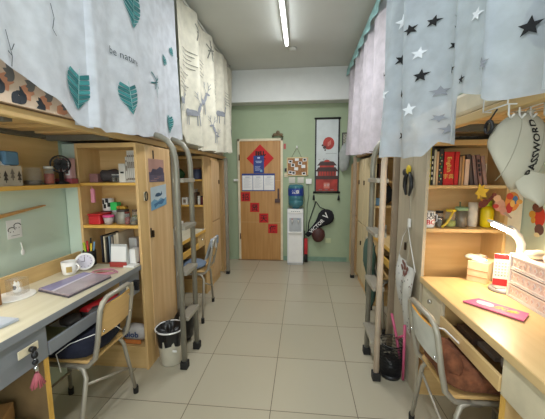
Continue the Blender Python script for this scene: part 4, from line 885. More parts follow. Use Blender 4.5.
m = MB(); m.box(-1.47, -1.4, 1.1, 1.17, ZD, ZD+.11); ONE('wooden_box', m, wood('brown_box_wood', '8d6238', '7c5430', 'z'), 'small brown wooden box at the left edge of the desk by the round mat', 'box', bevel=.003)
t = T('charging_cable', 'pink coiled cable and mat patch near the folders on the left desk', 'cable', (-1.2, 1.6, ZD))
m = MB(); m.tube([(-1.22+.085*math.cos(a*.35)*(1-.006*a), 1.63+.05*math.sin(a*.35), ZD+.004+.0002*a) for a in range(54)], .003, 6); P('cable', m, mat('cable_pink', 'c98a9c'), t)
m = MB(); m.prism([(.055*math.cos(k*PI/8), .026*math.sin(k*PI/8)) for k in range(16)], (-1.215, 1.63, ZD), u, (0, 1, 0), .002); P('patch', m, mat('patch_red', '9a4a40'), t)
# left desk tray contents, keys, lock plate
ZT = .602
boxed('exercise_book', 'olive exercise book in the open tray of the left desk', 'book', -1.3, -1.12, 1.11, 1.26, ZT, ZT+.02, mat('olive_cover', '7f7f5c'))
boxed('paper_stack', 'loose white papers in the open tray of the left desk', 'paper', -1.28, -1.115, 1.28, 1.38, ZT, ZT+.012, paper, bevel=0)
m = MB(); m.cyl((-1.15, 1.36, ZT+.05), (-1.13, 1.58, ZT+.05), .026, 14); ONE('red_umbrella', m, red, 'red folded umbrella in the open tray of the left desk', 'umbrella')
for k, l in enumerate(('dark tangled pouch in front of the red umbrella in the left tray', 'small black charger in the left desk tray')):
    m = MB(); m.ell((-1.17+.03*k, 1.3+.1*k, ZT+.04), (.05, .05, .025), fn=lambda d: 1+.1*math.sin(d.x*9+d.y*8)); ONE(('dark_pouch', 'charger')[k], m, mat('tray_dark', '3b3635'), l, ('pouch', 'charger')[k])
m = MB(); m.box(-1.082, -1.077, .935, 1.02, .668, .7); ONE('lock_plate', m, cream, 'cream lock plate on the near left drawer front', 'lock plate', bevel=.001)
m = MB(); m.box(-1.082, -1.077, 1.63, 1.7, .665, .695); ONE('lock_plate', m, cream, 'cream lock plate on the far drawer of the left desk', 'lock plate', bevel=.001)
m = MB(); m.box(-1.1, -1.062, 1.72, 1.75, .66, .69); m.box(-1.09, -1.062, 1.725, 1.745, .625, .658); ONE('padlock', m, black, 'small black padlock on the far drawer of the left desk', 'padlock', bevel=.003)
t = T('key_tassel', 'keys with a pink tassel hanging from the near left drawer lock', 'keyring', (-1.07, .985, .56))
m = MB(); m.cyl((-1.078, .985, .684), (-1.06, .985, .684), .011, 12); m.ell((-1.062, .985, .66), (.012, .012, .016)); m.ell((-1.062, .985, .63), (.01, .012, .012)); P('key_head', m, black, t)
m = MB(); m.tube([(-1.062, .985, .66), (-1.062, .985, .6)], .003, 6); m.lathe([(.007, 0), (.01, .02), (.006, .03)], (-1.062, .985, .585), 10); P('tassel_cap', m, chrome, t)
m = MB()
for k in range(16):
    a = k*PI/8; m.tube([(-1.062, .985, .588), (-1.062+.012*math.cos(a), .985+.012*math.sin(a), .56), (-1.062+.02*math.cos(a)+.003*(k % 2), .985+.026*math.sin(a), .525+.004*(k % 3))], .0035, 5)
P('tassel_threads', m, mat('tassel_pink', 'b8606a'), t)
# under the left desk
m = MB(); m.T = Matrix.Translation((-1.3, .89, .0)) @ Matrix.Rotation(.5, 4, 'Z'); m.box(-.12, .12, -.1, .1, 0, .4); m.box(-.12, .0, -.1, .1, .4, .403, m=1)
m.T = None; ONE('cardboard_box', m, [kraft, mat('kraft_light', 'c39a68')], 'brown cardboard box under the near left desk drawer', 'box', bevel=.003)
m = MB(); m.ell((-1.17, 1.0, .16), (.075, .055, .16), fn=lambda d: 1+.12*max(0, d.z)); m.tube([(-1.17, .99, .31), (-1.16, .985, .345), (-1.15, .99, .31)], .006, 6); ONE('backpack', m, mat('dark_blue_bag', '2a2f3c', rough=.9), 'dark blue bag standing beside the leg panel under the left desk', 'bag')
t = T('nappy_pack', 'white and orange plastic pack with blue printing under the near left wardrobe shelf', 'packet', (-1.2, 1.88, .17))
m = MB(); m.ell((-1.21, 1.9, .235), (.1, .05, .065), fn=lambda d: 1+.1*abs(d.x*d.z)); P('pack', m, [mat('pack_white', 'c9c2bc')], t)
m = MB(); m.box(-1.28, -1.14, 1.845, 1.849, .175, .205); P('orange_band', m, mat('pack_orange', 'cf7a3c'), t); m = MB(); m.text('blob', (-1.21, 1.848, .24), u, v, .06, 0, bold=.03); P('lettering', m, mat('pack_blue', '39507c'), t)
# --- far left wardrobe shelves (front at y 3.16)
m = MB(); m.ell((-1.41, 3.25, 1.385), (.06, .06, .06), fn=lambda d: 1+.1*math.sin(d.x*9+d.z*8)); ONE('green_bag', m, mat('dark_green_bag', '3f6a44', rough=.9), 'dark green bag on the top shelf of the far left wardrobe', 'bag')
jar('pot', 'dark blue round pot on the top shelf of the far left wardrobe', 'pot', -1.21, 3.25, 1.326, .065, .13, mat('dim_contents', ''), mat('pot_orange', '8c5a3c'), glassm=mat('pot_blue', '414a66'))
boxed('white_box', 'white printed box on the middle shelf of the far left wardrobe', 'box', -1.37, -1.31, 3.19, 3.26, 1.038, 1.12, [white, mat('spine_print', '')], deco=lambda m: m.box(-1.355, -1.325, 3.189, 3.19, 1.06, 1.1, m=1))
for k, (hh, mm, l) in enumerate(((.17, cream, 'cream'), (.175, offw, 'off-white'), (.14, mat('dim_brown', '6a5240'), 'brown'))): book('book', '%s book standing on the middle shelf of the far left wardrobe' % l, -1.275+k*.024, -1.253+k*.024, 3.2, 3.32, 1.038, hh, [mm], 'books in the far left wardrobe')
jar('bottle', 'small blue and white bottle on the middle shelf of the far left wardrobe', 'bottle', -1.175, 3.21, 1.038, .016, .1, blueL, white, glassm=white)
jar('bottle', 'dark red bottle right of the blue and white one in the far left wardrobe', 'bottle', -1.14, 3.21, 1.038, .014, .1, mat('dark_red_lid', ''), black, glassm=mat('wine_red', '6e2430'))
jar('bottle', 'black bottle at the left end of the middle shelf of the far left wardrobe', 'bottle', -1.42, 3.21, 1.038, .022, .085, black, black, glassm=black)
boxed('white_box', 'white carton on the far left desk in front of the wardrobe', 'box', -1.42, -1.34, 3.08, 3.14, .771, .86, white)
# --- right wardrobe books (front y 1.75), shelf z 1.308
Z3, Z4 = 1.308, 1.056
def px(p, y=1.78): return .714+(p-425)*.00545
bks = [(425.6, 428.4, .218, 'c9b92c', 'thin yellow-green book at the left end of the right book shelf'), (428.5, 431, .215, '2a2622', 'black book second from the left on the right shelf'), (431.2, 433.4, .2, 'dccba8', 'cream book beside the black one on the right shelf'),
       (433.6, 436, .19, 'e2b083', 'pale orange book before the speckled dark one on the right shelf'), (436.2, 440.6, .205, '33302c', 'dark book with coloured speckles left of the big red book'), (440.9, 451.3, .188, 'cc1a1c', 'thick red book with gold writing on the right shelf'),
       (451.5, 456.2, .188, 'd02222', 'narrow plain red book beside the thick red one'), (456.6, 459, .16, 'b98c68', 'tan book right of the red books'), (459.2, 461.6, .165, 'e0a66a', 'light orange book right of the tan one'), (461.9, 466.6, .145, 'e6bfa6', 'pale pink book on the right shelf')]
for k, (a, b_, h, cc, l) in enumerate(bks):
    if k == 4: dc = lambda m, w_, hh: [m.box(-w_*.7+.008*(q % 2), -w_*.7+.005+.008*(q % 2), -.0008, 0, .015+q*.017, .022+q*.017, m=1+q % 3) for q in range(10)]
    elif k == 5: dc = lambda m, w_, hh: (m.text('English', (.0, -.001, hh*.62), (0, 0, -1), (1, 0, 0), .032, 4, bold=.01), m.text('字典', (0, -.001, hh*.25), u, v, .03, 4))
    elif k in (0, 1): dc = lambda m, w_, hh: [m.box(-w_*.5, w_*.5, -.0008, 0, .03+q*.03, .045+q*.03, m=2) for q in range(5)]
    else: dc = None
    book('book', l, px(a), px(b_), 1.77, 1.93, Z3, h, [mat('bookcover_%d' % k, cc, rough=.5), orange, cream, green, goldl], 'books on the right wardrobe shelf', deco=dc)
boxed('book', 'black book lying across the tops of the tall books on the right shelf', 'book', px(434), px(454), 1.79, 1.93, Z3+.219, Z3+.235, mat('bookcover_1', ''))
mv = [mat('mauve_a', '8c6e68'), mat('mauve_b', '9b7670'), mat('mauve_c', 'a9847a')]
for k in range(4):
    book('book', ('dark mauve-grey book starting the leaning stack', 'second leaning mauve book', 'third leaning mauve book with dark title', 'last leaning pinkish book')[k]+' on the right shelf', px(468.5+k*4.5), px(472.2+k*4.5), 1.775, 1.92, Z3+(.0), (.175, .17, .172, .165)[k], [mat('bookleaf_%d' % k, ('5e4c48', '8c6e68', '9b6f66', 'ab877c')[k]), ink], 'leaning books on the right shelf', lean=-.16, deco=(lambda m, w_, h: [m.box(-w_*.6, w_*.6, -.0008, 0, h*(.3+.15*q), h*(.4+.15*q), m=1) for q in range(4)]) if k == 2 else None)
t = T('picture_frame', 'white rimmed small frame beside the leaning books behind the hanging cap', 'picture frame', (1.03, 1.85, Z3))
m = MB(); m.box(1.0, 1.05, 1.8, 1.81, Z3, Z3+.12); m.box(1.006, 1.044, 1.798, 1.8, Z3+.01, Z3+.11, m=1); P('frame', m, [cream, mat('dim_picture', '')], t)
# --- right wardrobe middle shelf
t = T('white_mug', 'white mug with black pattern and red lettering on the right shelf', 'mug', (px(431), 1.82, Z4))
c = (px(431.5), 1.815, Z4); m = MB(); m.lathe([(.036, 0), (.039, .004), (.039, .095), (.036, .095), (.034, .01)], c, 24, capt=False)
cm = lambda x, y: (c[0]+.0396*math.cos(-PI/2-.25+x/.039), c[1]+.0396*math.sin(-PI/2-.25+x/.039), c[2]+y)
m.text('ABC', (0, 0, 0), u, v, .04, 1, mapf=lambda x, y: cm(x, y+.032), bold=.03); m.text('OOOO', (0, 0, 0), u, v, .03, 2, mapf=lambda x, y: cm(x, y+.06), bold=.02); m.text('80 81', (0, 0, 0), u, v, .028, 2, mapf=lambda x, y: cm(x, y+.08), bold=.02)
P('body', m, [white, red, ink], t)
m = MB(); m.tube([(c[0]-.03, c[1]+.02, Z4+.1), (c[0]-.045+.05, c[1]+.06, Z4+.108)], .006, 6); P('spoon', m, black, t)
m = MB(); m.tube([(c[0]+.037, c[1]+.005, Z4+.075), (c[0]+.055, c[1]+.005, Z4+.07), (c[0]+.055, c[1]+.005, Z4+.035), (c[0]+.037, c[1]+.005, Z4+.025)], .004, 8); P('handle', m, white, t)
jar('spice_jar', 'dark brown spice jar right of the patterned white mug', 'jar', px(441.5), 1.85, Z4, .017, .075, amber, mat('dark_lid', '')); jar('spice_jar', 'small clear jar with a metal lid beside the dark spice jar', 'jar', px(443), 1.80, Z4, .015, .055, mat('dim_contents', ''), chrome)
jar('spice_jar', 'taller dark jar behind the yellow strap on the right shelf', 'jar', px(448), 1.87, Z4, .023, .09, mat('coffee', '3b2618'), black)
jar('lidded_cup', 'clear cup with a yellow lid on the right shelf', 'cup', px(456.5), 1.83, Z4, .03, .105, mat('lime_drink', 'a4a83a'), yellow, fill=.5)
m = MB(); m.tube([(px(443), 1.775, Z4+.006), (px(448), 1.772, Z4+.03), (px(452), 1.775, Z4+.07), (px(455), 1.79, Z4+.095)], (.007), 8); ONE('yellow_strap', m, mat('strap_yellow', 'd9b83c'), 'yellow strap hanging from the yellow-lidded cup', 'strap')
t = T('straw_cup', 'green lidded tumbler with a dark straw on the right shelf', 'cup', (px(467.5), 1.82, Z4))
c = (px(467.5), 1.83, Z4); m = MB(); m.lathe([(.026, 0), (.03, .004), (.032, .1)], c, 20); P('body', m, mat('tumbler_smoke', '6f6658', rough=.2), t)
m = MB(); m.lathe([(.034, .1), (.036, .112), (.03, .12)], c, 20); P('lid', m, mat('sage_lid', '8fae88'), t); m = MB(); m.tube([(c[0]-.01, c[1], Z4+.11), (c[0]-.012, c[1], Z4+.15)], .005, 8); P('straw', m, mat('straw_dark', '5c6a50'), t)
m = MB(); m.lathe([(.026, 0), (.026, .145), (.008, .145)], (px(482), 1.86, Z4), 22, capt=False); m.lathe([(.008, .145), (.008, .1)], (px(482), 1.86, Z4), 14, capb=False); ONE('paper_roll', m, mat('roll_white', 'e9dfcd', rough=.9), 'tall white paper roll standing on the right shelf', 'paper roll')
t = T('yellow_bottle', 'bright yellow bottle with a lime cap at the right end of the shelf', 'bottle', (px(494.5), 1.84, Z4))
c = (px(495), 1.84, Z4); m = MB(); m.lathe([(.03, 0), (.034, .006), (.034, .1), (.022, .125)], c, 22); P('body', m, mat('bottle_yellow', 'f0d416', rough=.3), t); m = MB(); m.lathe([(.02, .125), (.021, .155), (.018, .158)], c, 16); P('cap', m, mat('lime_cap', 'b9dc2e'), t)
# --- paper cut-outs along the shelf edge and on the right wall
def cut(label, pieces, name='paper_cutout', o=(0, 1.746, 0), uu_=u, cat='wall sticker', grp=None):
    m = MB(); ms = []
    for k, (poly, cc) in enumerate(pieces):
        mm = mat('cut_'+cc, cc, noise=.02, rough=.8)
        if mm not in ms: ms.append(mm)
        m.prism(poly, (o[0], o[1], o[2]) if uu_ == u else o, uu_, v, .001+.0006*k, ms.index(mm))
    return ONE(name, m, ms, label, cat, grp)
def el(cx, cz, rx, rz, a=0, n=14): return [rot2((rx*math.cos(2*PI*k/n), rz*math.sin(2*PI*k/n)), a, (cx, cz)) for k in range(n)]
m_g = 'autumn paper cut-outs'
cut('yellow maple leaf cut-out at the left end of the autumn garland', [([(.985, 1.32), (.998, 1.3), (1.012, 1.31), (1.012, 1.288), (1.04, 1.285), (1.022, 1.262), (1.03, 1.238), (1.0, 1.245), (.982, 1.225), (.98, 1.25), (.965, 1.262), (.98, 1.28)], 'e5bb3c'), (el(1.0, 1.235, .005, .02, .4), 'b98a2c')], grp=m_g)
cut('dark brown drumstick-shaped cut-out below the yellow leaf', [(el(1.015, 1.205, .028, .022, .6), '6b2f24'), ([(1.025, 1.215), (1.06, 1.255), (1.07, 1.245), (1.04, 1.205)], '6b2f24'), (el(1.068, 1.255, .012, .01), '7e3a2c')], grp=m_g)
cut('pinkish bundled squirrel-like cut-out between the drumstick and the turkey', [(el(1.1, 1.195, .03, .035), 'd09a80'), (el(1.085, 1.235, .02, .02), 'e0b088'), (el(1.08, 1.19, .016, .012), 'b8362c'), (el(1.12, 1.165, .018, .03, .4), 'c98f78'), ([(1.12, 1.15), (1.165, 1.12), (1.17, 1.124), (1.135, 1.16)], 'a8907c')], grp=m_g)
cut('orange and blue round turkey cut-out with red feathers', [(el(1.165, 1.215, .038, .055), 'd98a3c'), (el(1.15, 1.245, .018, .018), 'c4452c'), (el(1.152, 1.18, .017, .03), 'b8302a'), (el(1.178, 1.225, .014, .024), '3f6a9a'), (el(1.2, 1.215, .016, .014), 'd9a04c'), (el(1.165, 1.205, .012, .02), 'e6b45c')], grp=m_g)
xw = XW1-.0005
def wc(poly): return [(-y+0, z) for y, z in poly]
def cutw(label, pieces):
    m = MB(); ms = []
    for k, (poly, cc) in enumerate(pieces):
        mm = mat('cut_'+cc, cc, noise=.02, rough=.8)
        if mm not in ms: ms.append(mm)
        m.prism([(-a, b_) for a, b_ in poly], (xw, 0, 0), (0, -1, 0), v, .001+.0006*k, ms.index(mm))
    return ONE('paper_cutout', m, ms, label, 'wall sticker', m_g)
cutw('paper cut-out of a small figure with brown hood and red coat on the right wall', [(el(1.66, 1.14, .035, .055), 'c8402c'), (el(1.68, 1.19, .035, .026), '6e4030'), (el(1.655, 1.075, .03, .03), '6b4a44'), (el(1.71, 1.15, .022, .02), 'dca23c'), (el(1.7, 1.12, .014, .018), 'dca23c'), (el(1.665, 1.045, .018, .012), 'e8e0b8')])
cutw('orange spotted corn cut-out on the right wall near the picture edge', [([(1.6, 1.21), (1.53, 1.21), (1.54, 1.12), (1.57, 1.06)], 'e2a04c'), (el(1.57, 1.18, .008, .008), 'c4702c'), (el(1.56, 1.14, .008, .008), 'c4702c'), (el(1.575, 1.1, .006, .008), 'c4702c')])
# --- right desk
t = T('desk_lamp', 'curved white desk lamp glowing over the right desk', 'desk lamp', (1.08, 1.62, ZD))
m = MB(); m.lathe([(.058, 0), (.06, .006), (.056, .016), (.02, .02)], (1.03, 1.56, ZD), 28); m.box(.985, 1.06, 1.535, 1.57, ZD+.016, ZD+.022); P('base', m, mat('lamp_grey', '9a9a9c', rough=.4), t)
m = MB(); pts = [(1.055, 1.585, ZD+.015), (1.1, 1.6, ZD+.09), (1.135, 1.61, ZD+.17), (1.14, 1.612, ZD+.23), (1.12, 1.61, ZD+.27), (1.09, 1.605, ZD+.3), (1.065, 1.6, ZD+.312)]
m.tube(pts, [(.024, .016)]*len(pts), 12); P('arm', m, mat('lamp_white', 'efeae6', rough=.35), t)
hd = [(1.07, 1.6, ZD+.312), (1.02, 1.598, ZD+.335), (.965, 1.59, ZD+.358)]
m = MB(); m.tube(hd, [(.012, .026), (.013, .03), (.008, .022)], 12); P('head', m, mat('lamp_white', ''), t)
m = MB(); m.tube([(p[0]-.0, p[1]-.02, p[2]-.012) for p in hd], .011, 10); P('light_strip', m, mat('lamp_strip', 'ffffff', emit='ffe8cc', es=38), t)
area('desk_lamp_light', (1.0, 1.555, ZD+.31), (-.1, -.3, -1), .12, .03, 3.6, (1, .74, .46), spread=PI)
t = T('tissue_box', 'white and tan tissue box with blue packets on top on the right desk', 'tissue box', (1.05, 1.78, ZD))
m = MB(); TB = [(.93, 1.70), (1.0, 1.635), (1.1, 1.73), (1.03, 1.80)]
quad(m, TB, ZD, ZD+.115)
P('carton', m, mat('carton_cream', 'e2d2b4', c2='d6b488', nscale=9), t, .002)
m = MB()
for z in (.03, .066): quad(m, [(.9285, 1.6985), (.9995, 1.6335), (1.0, 1.635), (.93, 1.70)], ZD+z, ZD+z+.004)
P('printed_band', m, mat('band_brown', 'b08a60'), t)
for k, (x, y, cc, l) in enumerate(((.99, 1.7, '4aa0c4', 'blue packet lying on top of the tissue box on the right desk'), (1.02, 1.75, '6a4c3c', 'brown packet at the back on top of the tissue box'), (.965, 1.725, '8fb0a0', 'green-grey packet at the left on the tissue box'))):
    m = MB(); m.ell((x, y, ZD+.12+.006*k), (.04, .03, .014), fn=lambda d: 1+.2*math.sin(d.x*5+k)*d.y); ONE('packet', m, mat('packet_%d' % k, cc, c2='d9d2c4', nscale=30), l, 'packet')
boxed('blue_carton', 'light blue carton between the tissue box and the red calendar', 'carton', 1.045, 1.085, 1.6, 1.66, ZD, ZD+.13, mat('carton_blue', '7fb4cc'))
t = T('desk_calendar', 'red and white standing calendar card on the right desk', 'calendar', (1.02, 1.6, ZD))
m = MB(); m.T = Matrix.Translation((1.035, 1.565, ZD+.024)) @ Matrix.Rotation(-.35, 4, 'Z'); m.box(-.045, .03, -.003, .003, 0, .165); m.box(-.045, .03, -.0036, -.003, .14, .165, m=1); m.box(-.045, .03, -.0036, -.003, 0, .035, m=1)
for k in range(5):
    for j in range(5): m.box(-.038+j*.013, -.031+j*.013, -.0036, -.003, .05+k*.016, .057+k*.016, m=2)
P('card', m, [paper, red, mat('soft_green_print', '8fa89a')], t, world=True)
# drawer rack: carcass, three translucent drawers, things on top
t = T('drawer_rack', 'white latticed desktop rack of three drawers on the right desk', 'storage rack', (1.13, 1.34, ZD))
rx0, rx1, ry0, ry1 = 1.01, 1.2, 1.12, 1.5
rk = mat('rack_white', 'f0e8e4', rough=.4)
for yy in (ry0, ry1-.012):
    m = MB(); m.box(rx0, rx1, yy, yy+.012, ZD, ZD+.215); P('side_panel', m, rk, t, .002)
for z in (.0, .07, .14, .2):
    m = MB(); m.box(rx0+.001, rx1, ry0+.012, ry1-.012, ZD+z, ZD+z+.006); P('shelf', m, rk, t)
for k in range(3):
    z = ZD+.007+.07*k
    m = MB(); m.box(rx0+.006, rx1-.01, ry0+.016, ry1-.016, z+.002, z+.052, m=0)
    for q in range(11):
        yy = ry0+.03+q*.032; m.prism([(-.012, 0), (0, -.016), (.012, 0), (0, .016)], (rx0+.005, yy, z+.028), (0, -1, 0), v, .0012, 1); m.prism([(-.006, 0), (0, -.009), (.006, 0), (0, .009)], (rx0+.0036, yy, z+.028), (0, -1, 0), v, .0012, 2)
    m.box(rx0+.002, rx0+.006, ry0+.016, ry1-.016, z+.05, z+.057, m=1); m.box(rx0+.002, rx0+.006, ry0+.016, ry1-.016, z+.002, z+.006, m=1)
    P('drawer', m, [mat('drawer_blush', 'e9dcd6', c2='dcc4b8', nscale=25), rk, mat('lattice_pink', 'dfc0b8')], t)
m = MB(); m.ell((1.09, 1.43, ZD+.225), (.05, .05, .02), fn=lambda d: 1+.1*math.sin(d.x*8)); ONE('hair_band', m, mat('beige_plush', 'd9c8b0', rough=.95), 'beige plush band lying at the back on top of the drawer rack', 'hair band')
for k, (x, y, r, cc, l) in enumerate(((1.07, 1.33, .03, 'e9e2e2', 'white plush ball on the drawer rack'), (1.11, 1.27, .035, 'c9c4cc', 'grey-white plush toy on the drawer rack, nearer one'), (1.1, 1.2, .03, 'd04a40', 'red patterned pouch on the near end of the drawer rack'))):
    m = MB(); m.ell((x, y, ZD+.207+r*.8), (r, r*1.1, r*.8), fn=lambda d: 1+.08*math.sin(d.x*11+d.z*7)); m.ell((x-.005, y+.02, ZD+.207+r*1.4), (r*.35, r*.35, r*.35)); ONE(('plush_ball', 'plush_toy', 'pouch')[k], m, mat('toy_%d' % k, cc, rough=.95), l, ('plush ball', 'plush toy', 'pouch')[k])
boxed('white_card', 'white card standing behind the drawer rack against the right wall', 'card', 1.225, 1.235, 1.36, 1.46, ZD, ZD+.29, paper)
boxed('patterned_card', 'yellow spotted card standing behind the near end of the drawer rack', 'card', 1.225, 1.235, 1.2, 1.32, ZD, ZD+.34, mat('yellow_spotted', 'efd982', c2='e0825a', nscale=45))
boxed('orange_pack', 'orange-red packet leaning behind the toys on the drawer rack', 'packet', 1.15, 1.19, 1.22, 1.34, ZD+.207, ZD+.275, mat('orange_red', 'd8583c', c2='f0d0b0', nscale=30), bevel=.006)
m = MB(); m.ell((1.0, 1.17, ZD+.17), (.012, .03, .028)); m.tube([(.995, 1.15, ZD+.2), (.995, 1.17, ZD+.215), (.995, 1.19, ZD+.2)], .004, 6); ONE('hair_clip', m, black, 'black hair clip hanging on the front of the drawer rack', 'hair clip')
t = T('pink_booklet', 'pink booklet with pale lettering lying on the right desk', 'booklet', (.85, 1.32, ZD))
PK = [(.752, 1.392), (.895, 1.215), (.965, 1.285), (.845, 1.43)]
m = MB(); quad(m, PK, ZD+.004, ZD+.008); P('cover', m, mat('booklet_pink', 'd8568c', rough=.45), t); m = MB(); quad(m, [(Vector(p)-Vector((.864, 1.33)))*.985+Vector((.864, 1.33)) for p in PK], ZD, ZD+.004); P('pages', m, mat('booklet_pages', '8a5a4c'), t)
e1 = (Vector((.895, 1.215, 0))-Vector((.752, 1.392, 0))).normalized(); e2 = (Vector((.845, 1.43, 0))-Vector((.752, 1.392, 0))).normalized()
m = MB(); oc = Vector((.855, 1.34, ZD+.0081)); m.prism(el(-.035, .005, .032, .024), oc, e1, e2, .0004, 0); m.prism(el(-.055, .012, .016, .016), oc, e1, e2, .0005, 0); m.prism(el(-.01, -.004, .012, .014), oc, e1, e2, .0005, 0)
m.text('乐多', oc+e1*.045+e2*.004, e1, e2, .045, 1, off=.0006, bold=.03); P('cover_print', m, [mat('print_white', 'ecd8dc'), mat('print_yellow', 'dcc85a')], t)
# right desk tray contents
ZQ = .602
for k, (y0_, y1_, cc, l) in enumerate(((1.32, 1.46, '6c5446', 'brown folder in the open tray of the right desk, farthest in'), (1.2, 1.33, '9a8c84', 'grey-brown notebook in the open tray of the right desk'))): boxed('notebook', l, 'notebook', .77+.02*k, .97, y0_, y1_, ZQ, ZQ+.03-.01*k, mat('traybook_%d' % k, cc))
m = MB(); m.ell((.84, 1.14, ZQ+.03), (.06, .07, .028), fn=lambda d: 1+.12*math.sin(d.x*11+d.y*9)); ONE('plastic_pouch', m, mat('film_grey', 'a89f9c', rough=.15, noise=.2, nscale=30), 'shiny crumpled plastic pouch at the near end of the right desk tray', 'pouch')
# --- hanging cap and wire rack
t = T('wire_rack', 'white wire hanging rack with hooks under the near right bunk', 'rack', (.8, 1.2, 1.56))
m = MB(); wr = .0035
for (x0, x1, z0, z1) in ((.71, .9, 1.612, 1.75),):
    for yy in (1.13, 1.27):
        m.tube([(x0, yy, z1), (x0, yy, z0), (x1, yy, z0), (x1, yy, z1), (x0, yy, z1)], wr, 6)
    for k in range(6): m.tube([(x0+(x1-x0)*k/5, 1.13, z0), (x0+(x1-x0)*k/5, 1.27, z0)], wr*.8, 6)
    for k in range(1, 5): m.tube([(x0+(x1-x0)*k/5, 1.13, z0), (x0+(x1-x0)*k/5, 1.13, z1)], wr*.8, 6)
    for z in (1.65, 1.69): m.tube([(x0, 1.13, z), (x1, 1.13, z)], wr*.8, 6)
P('basket', m, white, t)
for x in (.715, .75, .785, .83):
    m = MB(); m.tube([(x, 1.13, 1.612), (x, 1.128, 1.575), (x, 1.115, 1.562), (x, 1.1, 1.572)], .0035, 6); P('hook', m, white, t)
m = MB(); m.tube([(.668+.01, 1.17+.02*math.cos(a*PI/6), 1.54+.022*math.sin(a*PI/6)) for a in range(13)], .006, 8); m.tube([(.678, 1.17, 1.562), (.69, 1.15, 1.6)], .003, 6); ONE('hair_tie', m, black, 'small black ring hanging left of the cap', 'hair tie')
t = T('baseball_cap', 'pale grey-green baseball cap with black lettering hanging under the right bunk', 'cap', (.775, 1.13, 1.3))
capm = mat('cap_cloth', 'b5b0a0', rough=.9, noise=.03)
cc = Vector((.765, 1.155, 1.45)); RX, RY, RZ = .098, .065, .14; lean = -.18
def cpt(dx, dz, k=1.0):
    q = max(0, 1-(dx/RX)**2-(dz/RZ)**2); c_, s_ = math.cos(lean), math.sin(lean)
    return cc+Vector((dx*c_+dz*s_*-1, -RY*k*math.sqrt(q), dz*c_+dx*s_))
def crown(a, b_, k=1.0):
    # crown seen from its side: dome to the upper left, open rim to the lower left
    ph = -PI*(.02+.96*b_)+0; th = 2*PI*a
    return None
def shell(kk, rev=False):
    m_ = MB(); n1, n2 = 40, 20; rows = []
    for i_ in range(n2+1):
        lat = PI*i_/n2; row = []
        for j_ in range(n1):
            ph = 2*PI*j_/n1*(-1 if rev else 1); d = Vector((math.sin(lat)*math.cos(ph), math.sin(lat)*math.sin(ph), math.cos(lat)))
            # flatten where the head opening faces down-left
            o_ = d.x*-.62+d.z*-.72+d.y*.3; f_ = 1 if o_ < .62 else .62/o_
            q = Vector((d.x*RX, d.y*RY, d.z*RZ))*f_*kk; c_, s_ = math.cos(lean), math.sin(lean)
            row.append(m_.av(cc+Vector((q.x*c_-q.z*s_, q.y, q.z*c_+q.x*s_))))
        rows.append(row)
    for a_, b2 in zip(rows, rows[1:]):
        for j_ in range(n1): m_.af((a_[j_], b2[j_], b2[(j_+1) % n1], a_[(j_+1) % n1]), 0, True)
    return m_
P('crown', shell(1), capm, t)
for (x0_, x1_) in ((-.03, -.05), (.045, .03)):
    m = MB(); m.tube([cpt(x0_+(x1_-x0_)*q/10, (.135-.25*q/10)*(1 if x0_ < 0 else .95), 1.01) for q in range(11)], .0013, 5); P('seam', m, mat('cap_seam', 'a39e8d'), t)
def brim(a, b_):
    x = (a-.5)*2; wid = .062*math.sqrt(max(0, 1-(b_*.99)**2.4))
    return Vector((.802+.012*b_+x*wid, 1.10-.012*b_+.02*x*x, 1.375-.115*b_-.012*x))
m = MB(); m.grid(lambda a, b_: brim(a, b_), 14, 12); m.grid(lambda a, b_: brim(1-a, b_)+Vector((0, .004, 0)), 14, 12); P('brim', m, capm, t)
m = MB(); m.text('PASSWORD', (0, 0, 0), u, v, .036, 0, mapf=lambda x, y: (lambda dx, dz: cc+Vector((dx, -RY*math.sqrt(max(.02, 1-((dx+.01)/RX)**2-(dz/RZ)**2))-.004, dz)))(.026-y+.25*max(0, x)**1.5*0-.012*(x/.09)**2, x+.01), bold=.03); P('lettering', m, ink, t)
m = MB(); m.tube([(.79, 1.14, 1.57), (.787, 1.135, 1.58), (.785, 1.128, 1.59)], [(.004, .011)]*3, 8); P('strap', m, capm, t)
# --- things hung on the right wardrobe's aisle side
t = T('garden_pliers', 'black curved pliers with a yellow head hanging on the right wardrobe side', 'pliers', (.705, 2.0, 1.3))
xg = .684
m = MB(); m.ell((xg, 1.985, 1.4), (.012, .035, .03)); P('head', m, yellow, t)
for sg_ in (-1, 1):
    m = MB(); m.tube([(xg, 1.985+sg_*.02, 1.385), (xg, 1.985+sg_*.055, 1.345), (xg, 1.985+sg_*.06, 1.29), (xg, 1.985+sg_*.03, 1.235)], [.008, .013, .013, .007], 8); P('grip', m, black, t)
m = MB(); m.ell((xg, 2.055, 1.385), (.012, .028, .024)); P('cap', m, mat('dark_grey_plastic', '3c3a38'), t)
boxed('cable_clip', 'little white socket clip on the right wardrobe side above the hanging sheet', 'clip', .682, .6965, 1.93, 1.955, 1.03, 1.085, white)
t = T('hanging_sheet', 'white dotted cloth sheet hanging by a cord on the right wardrobe side', 'cloth sheet', (.69, 2.0, .45))
yt = [2.17, 1.83]
def shf(a, b_):
    y = 2.07-.31*a; top = .81-.03*a if a > .1 else .825; bot = .36+.20*(1-a)**3+.03*math.sin(a*5)
    return Vector((.68-.02*math.sin(PI*b_)-.008*math.sin(a*14), y, top+(bot-top)*b_))
m = MB(); m.grid(shf, 20, 16)
rnd = random.Random(5)
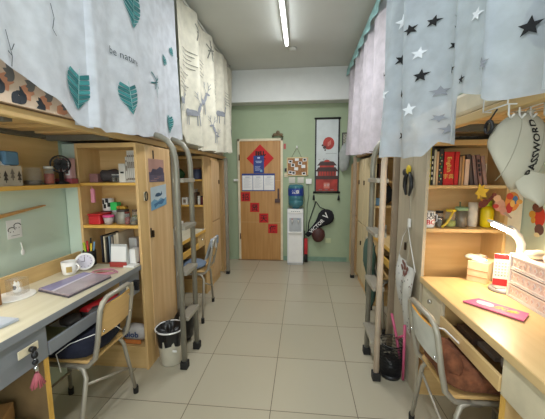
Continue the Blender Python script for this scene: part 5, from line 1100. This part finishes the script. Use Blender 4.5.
for k in range(34):
    a, b_ = rnd.random()*.94+.02, rnd.random()*.8+.15; p = shf(a, b_)+Vector((-.0015, 0, 0)); r = .005
    m.prism([(r*math.cos(q*PI/3), r*math.sin(q*PI/3)) for q in range(6)], p, (0, -1, 0), v, .0008, 1+(k % 2))
for k in range(12):
    a, b_ = .2+.45*rnd.random(), .04+.14*rnd.random(); p = shf(a, b_)+Vector((-.003, 0, 0)); m.prism(el(0, 0, .018, .012, rnd.random()*3), p, (0, -1, 0), v, .0008+.0002*k, 2)
P('sheet', m, [mat('sheet_white', 'd6d4ce', rough=.9), mat('dot_dark', '4a4444'), mat('print_brown', '8a5c50')], t)
m = MB(); m.tube([(.675, 2.06, .82), (.68, 2.02, .95), (.69, 1.96, 1.03), (.688, 1.9, .93), (.677, 1.77, .785)], .003, 6); P('cord', m, white, t)
m = MB(); m.tube([(.655, 2.1, .36), (.66, 1.99, .24), (.66, 1.9, .14)], .010, 8); m.tube([(.665, 1.86, .4), (.668, 1.86, .2), (.67, 1.86, .02)], .009, 8); m.tube([(.655, 1.98, .24), (.665, 1.86, .33)], .008, 8); ONE('pink_hanger', m, mat('bright_pink', 'c85a7c', rough=.4), 'pink plastic stand leaning on the right wardrobe beside the mesh bin', 'stand')
# far right wardrobe shelf things
m = MB(); m.ell((.86, 3.1, 1.16), (.07, .06, .09), fn=lambda d: 1+.08*math.sin(d.x*8+d.z*6)); m.tube([(.82, 3.1, 1.23), (.86, 3.09, 1.28), (.9, 3.1, 1.23)], .008, 6); ONE('black_bag', m, blackcloth, 'black bag on the middle shelf of the far right wardrobe', 'bag')
boxed('blue_tin', 'light blue tin beside the black bag on the far right wardrobe', 'tin', .74, .785, 3.05, 3.1, Z4, Z4+.075, blueL, bevel=.004)
for k in range(3): book('book', ('brown', 'orange-brown', 'dark red')[k]+' book on the top shelf of the far right wardrobe', .76+k*.03, .788+k*.03, 3.04, 3.18, Z3, .17-.01*k, [mat('far_book_%d' % k, ('6e4a38', '9a6038', '5c2a2a')[k])], 'books in the far right wardrobe')
boxed('patterned_tin', 'striped tin on the far right desk under the wardrobe', 'tin', .76, .83, 2.93, 2.98, .771, .87, mat('striped_tin', 'c9c2b4', c2='56606c', nscale=30), bevel=.004)
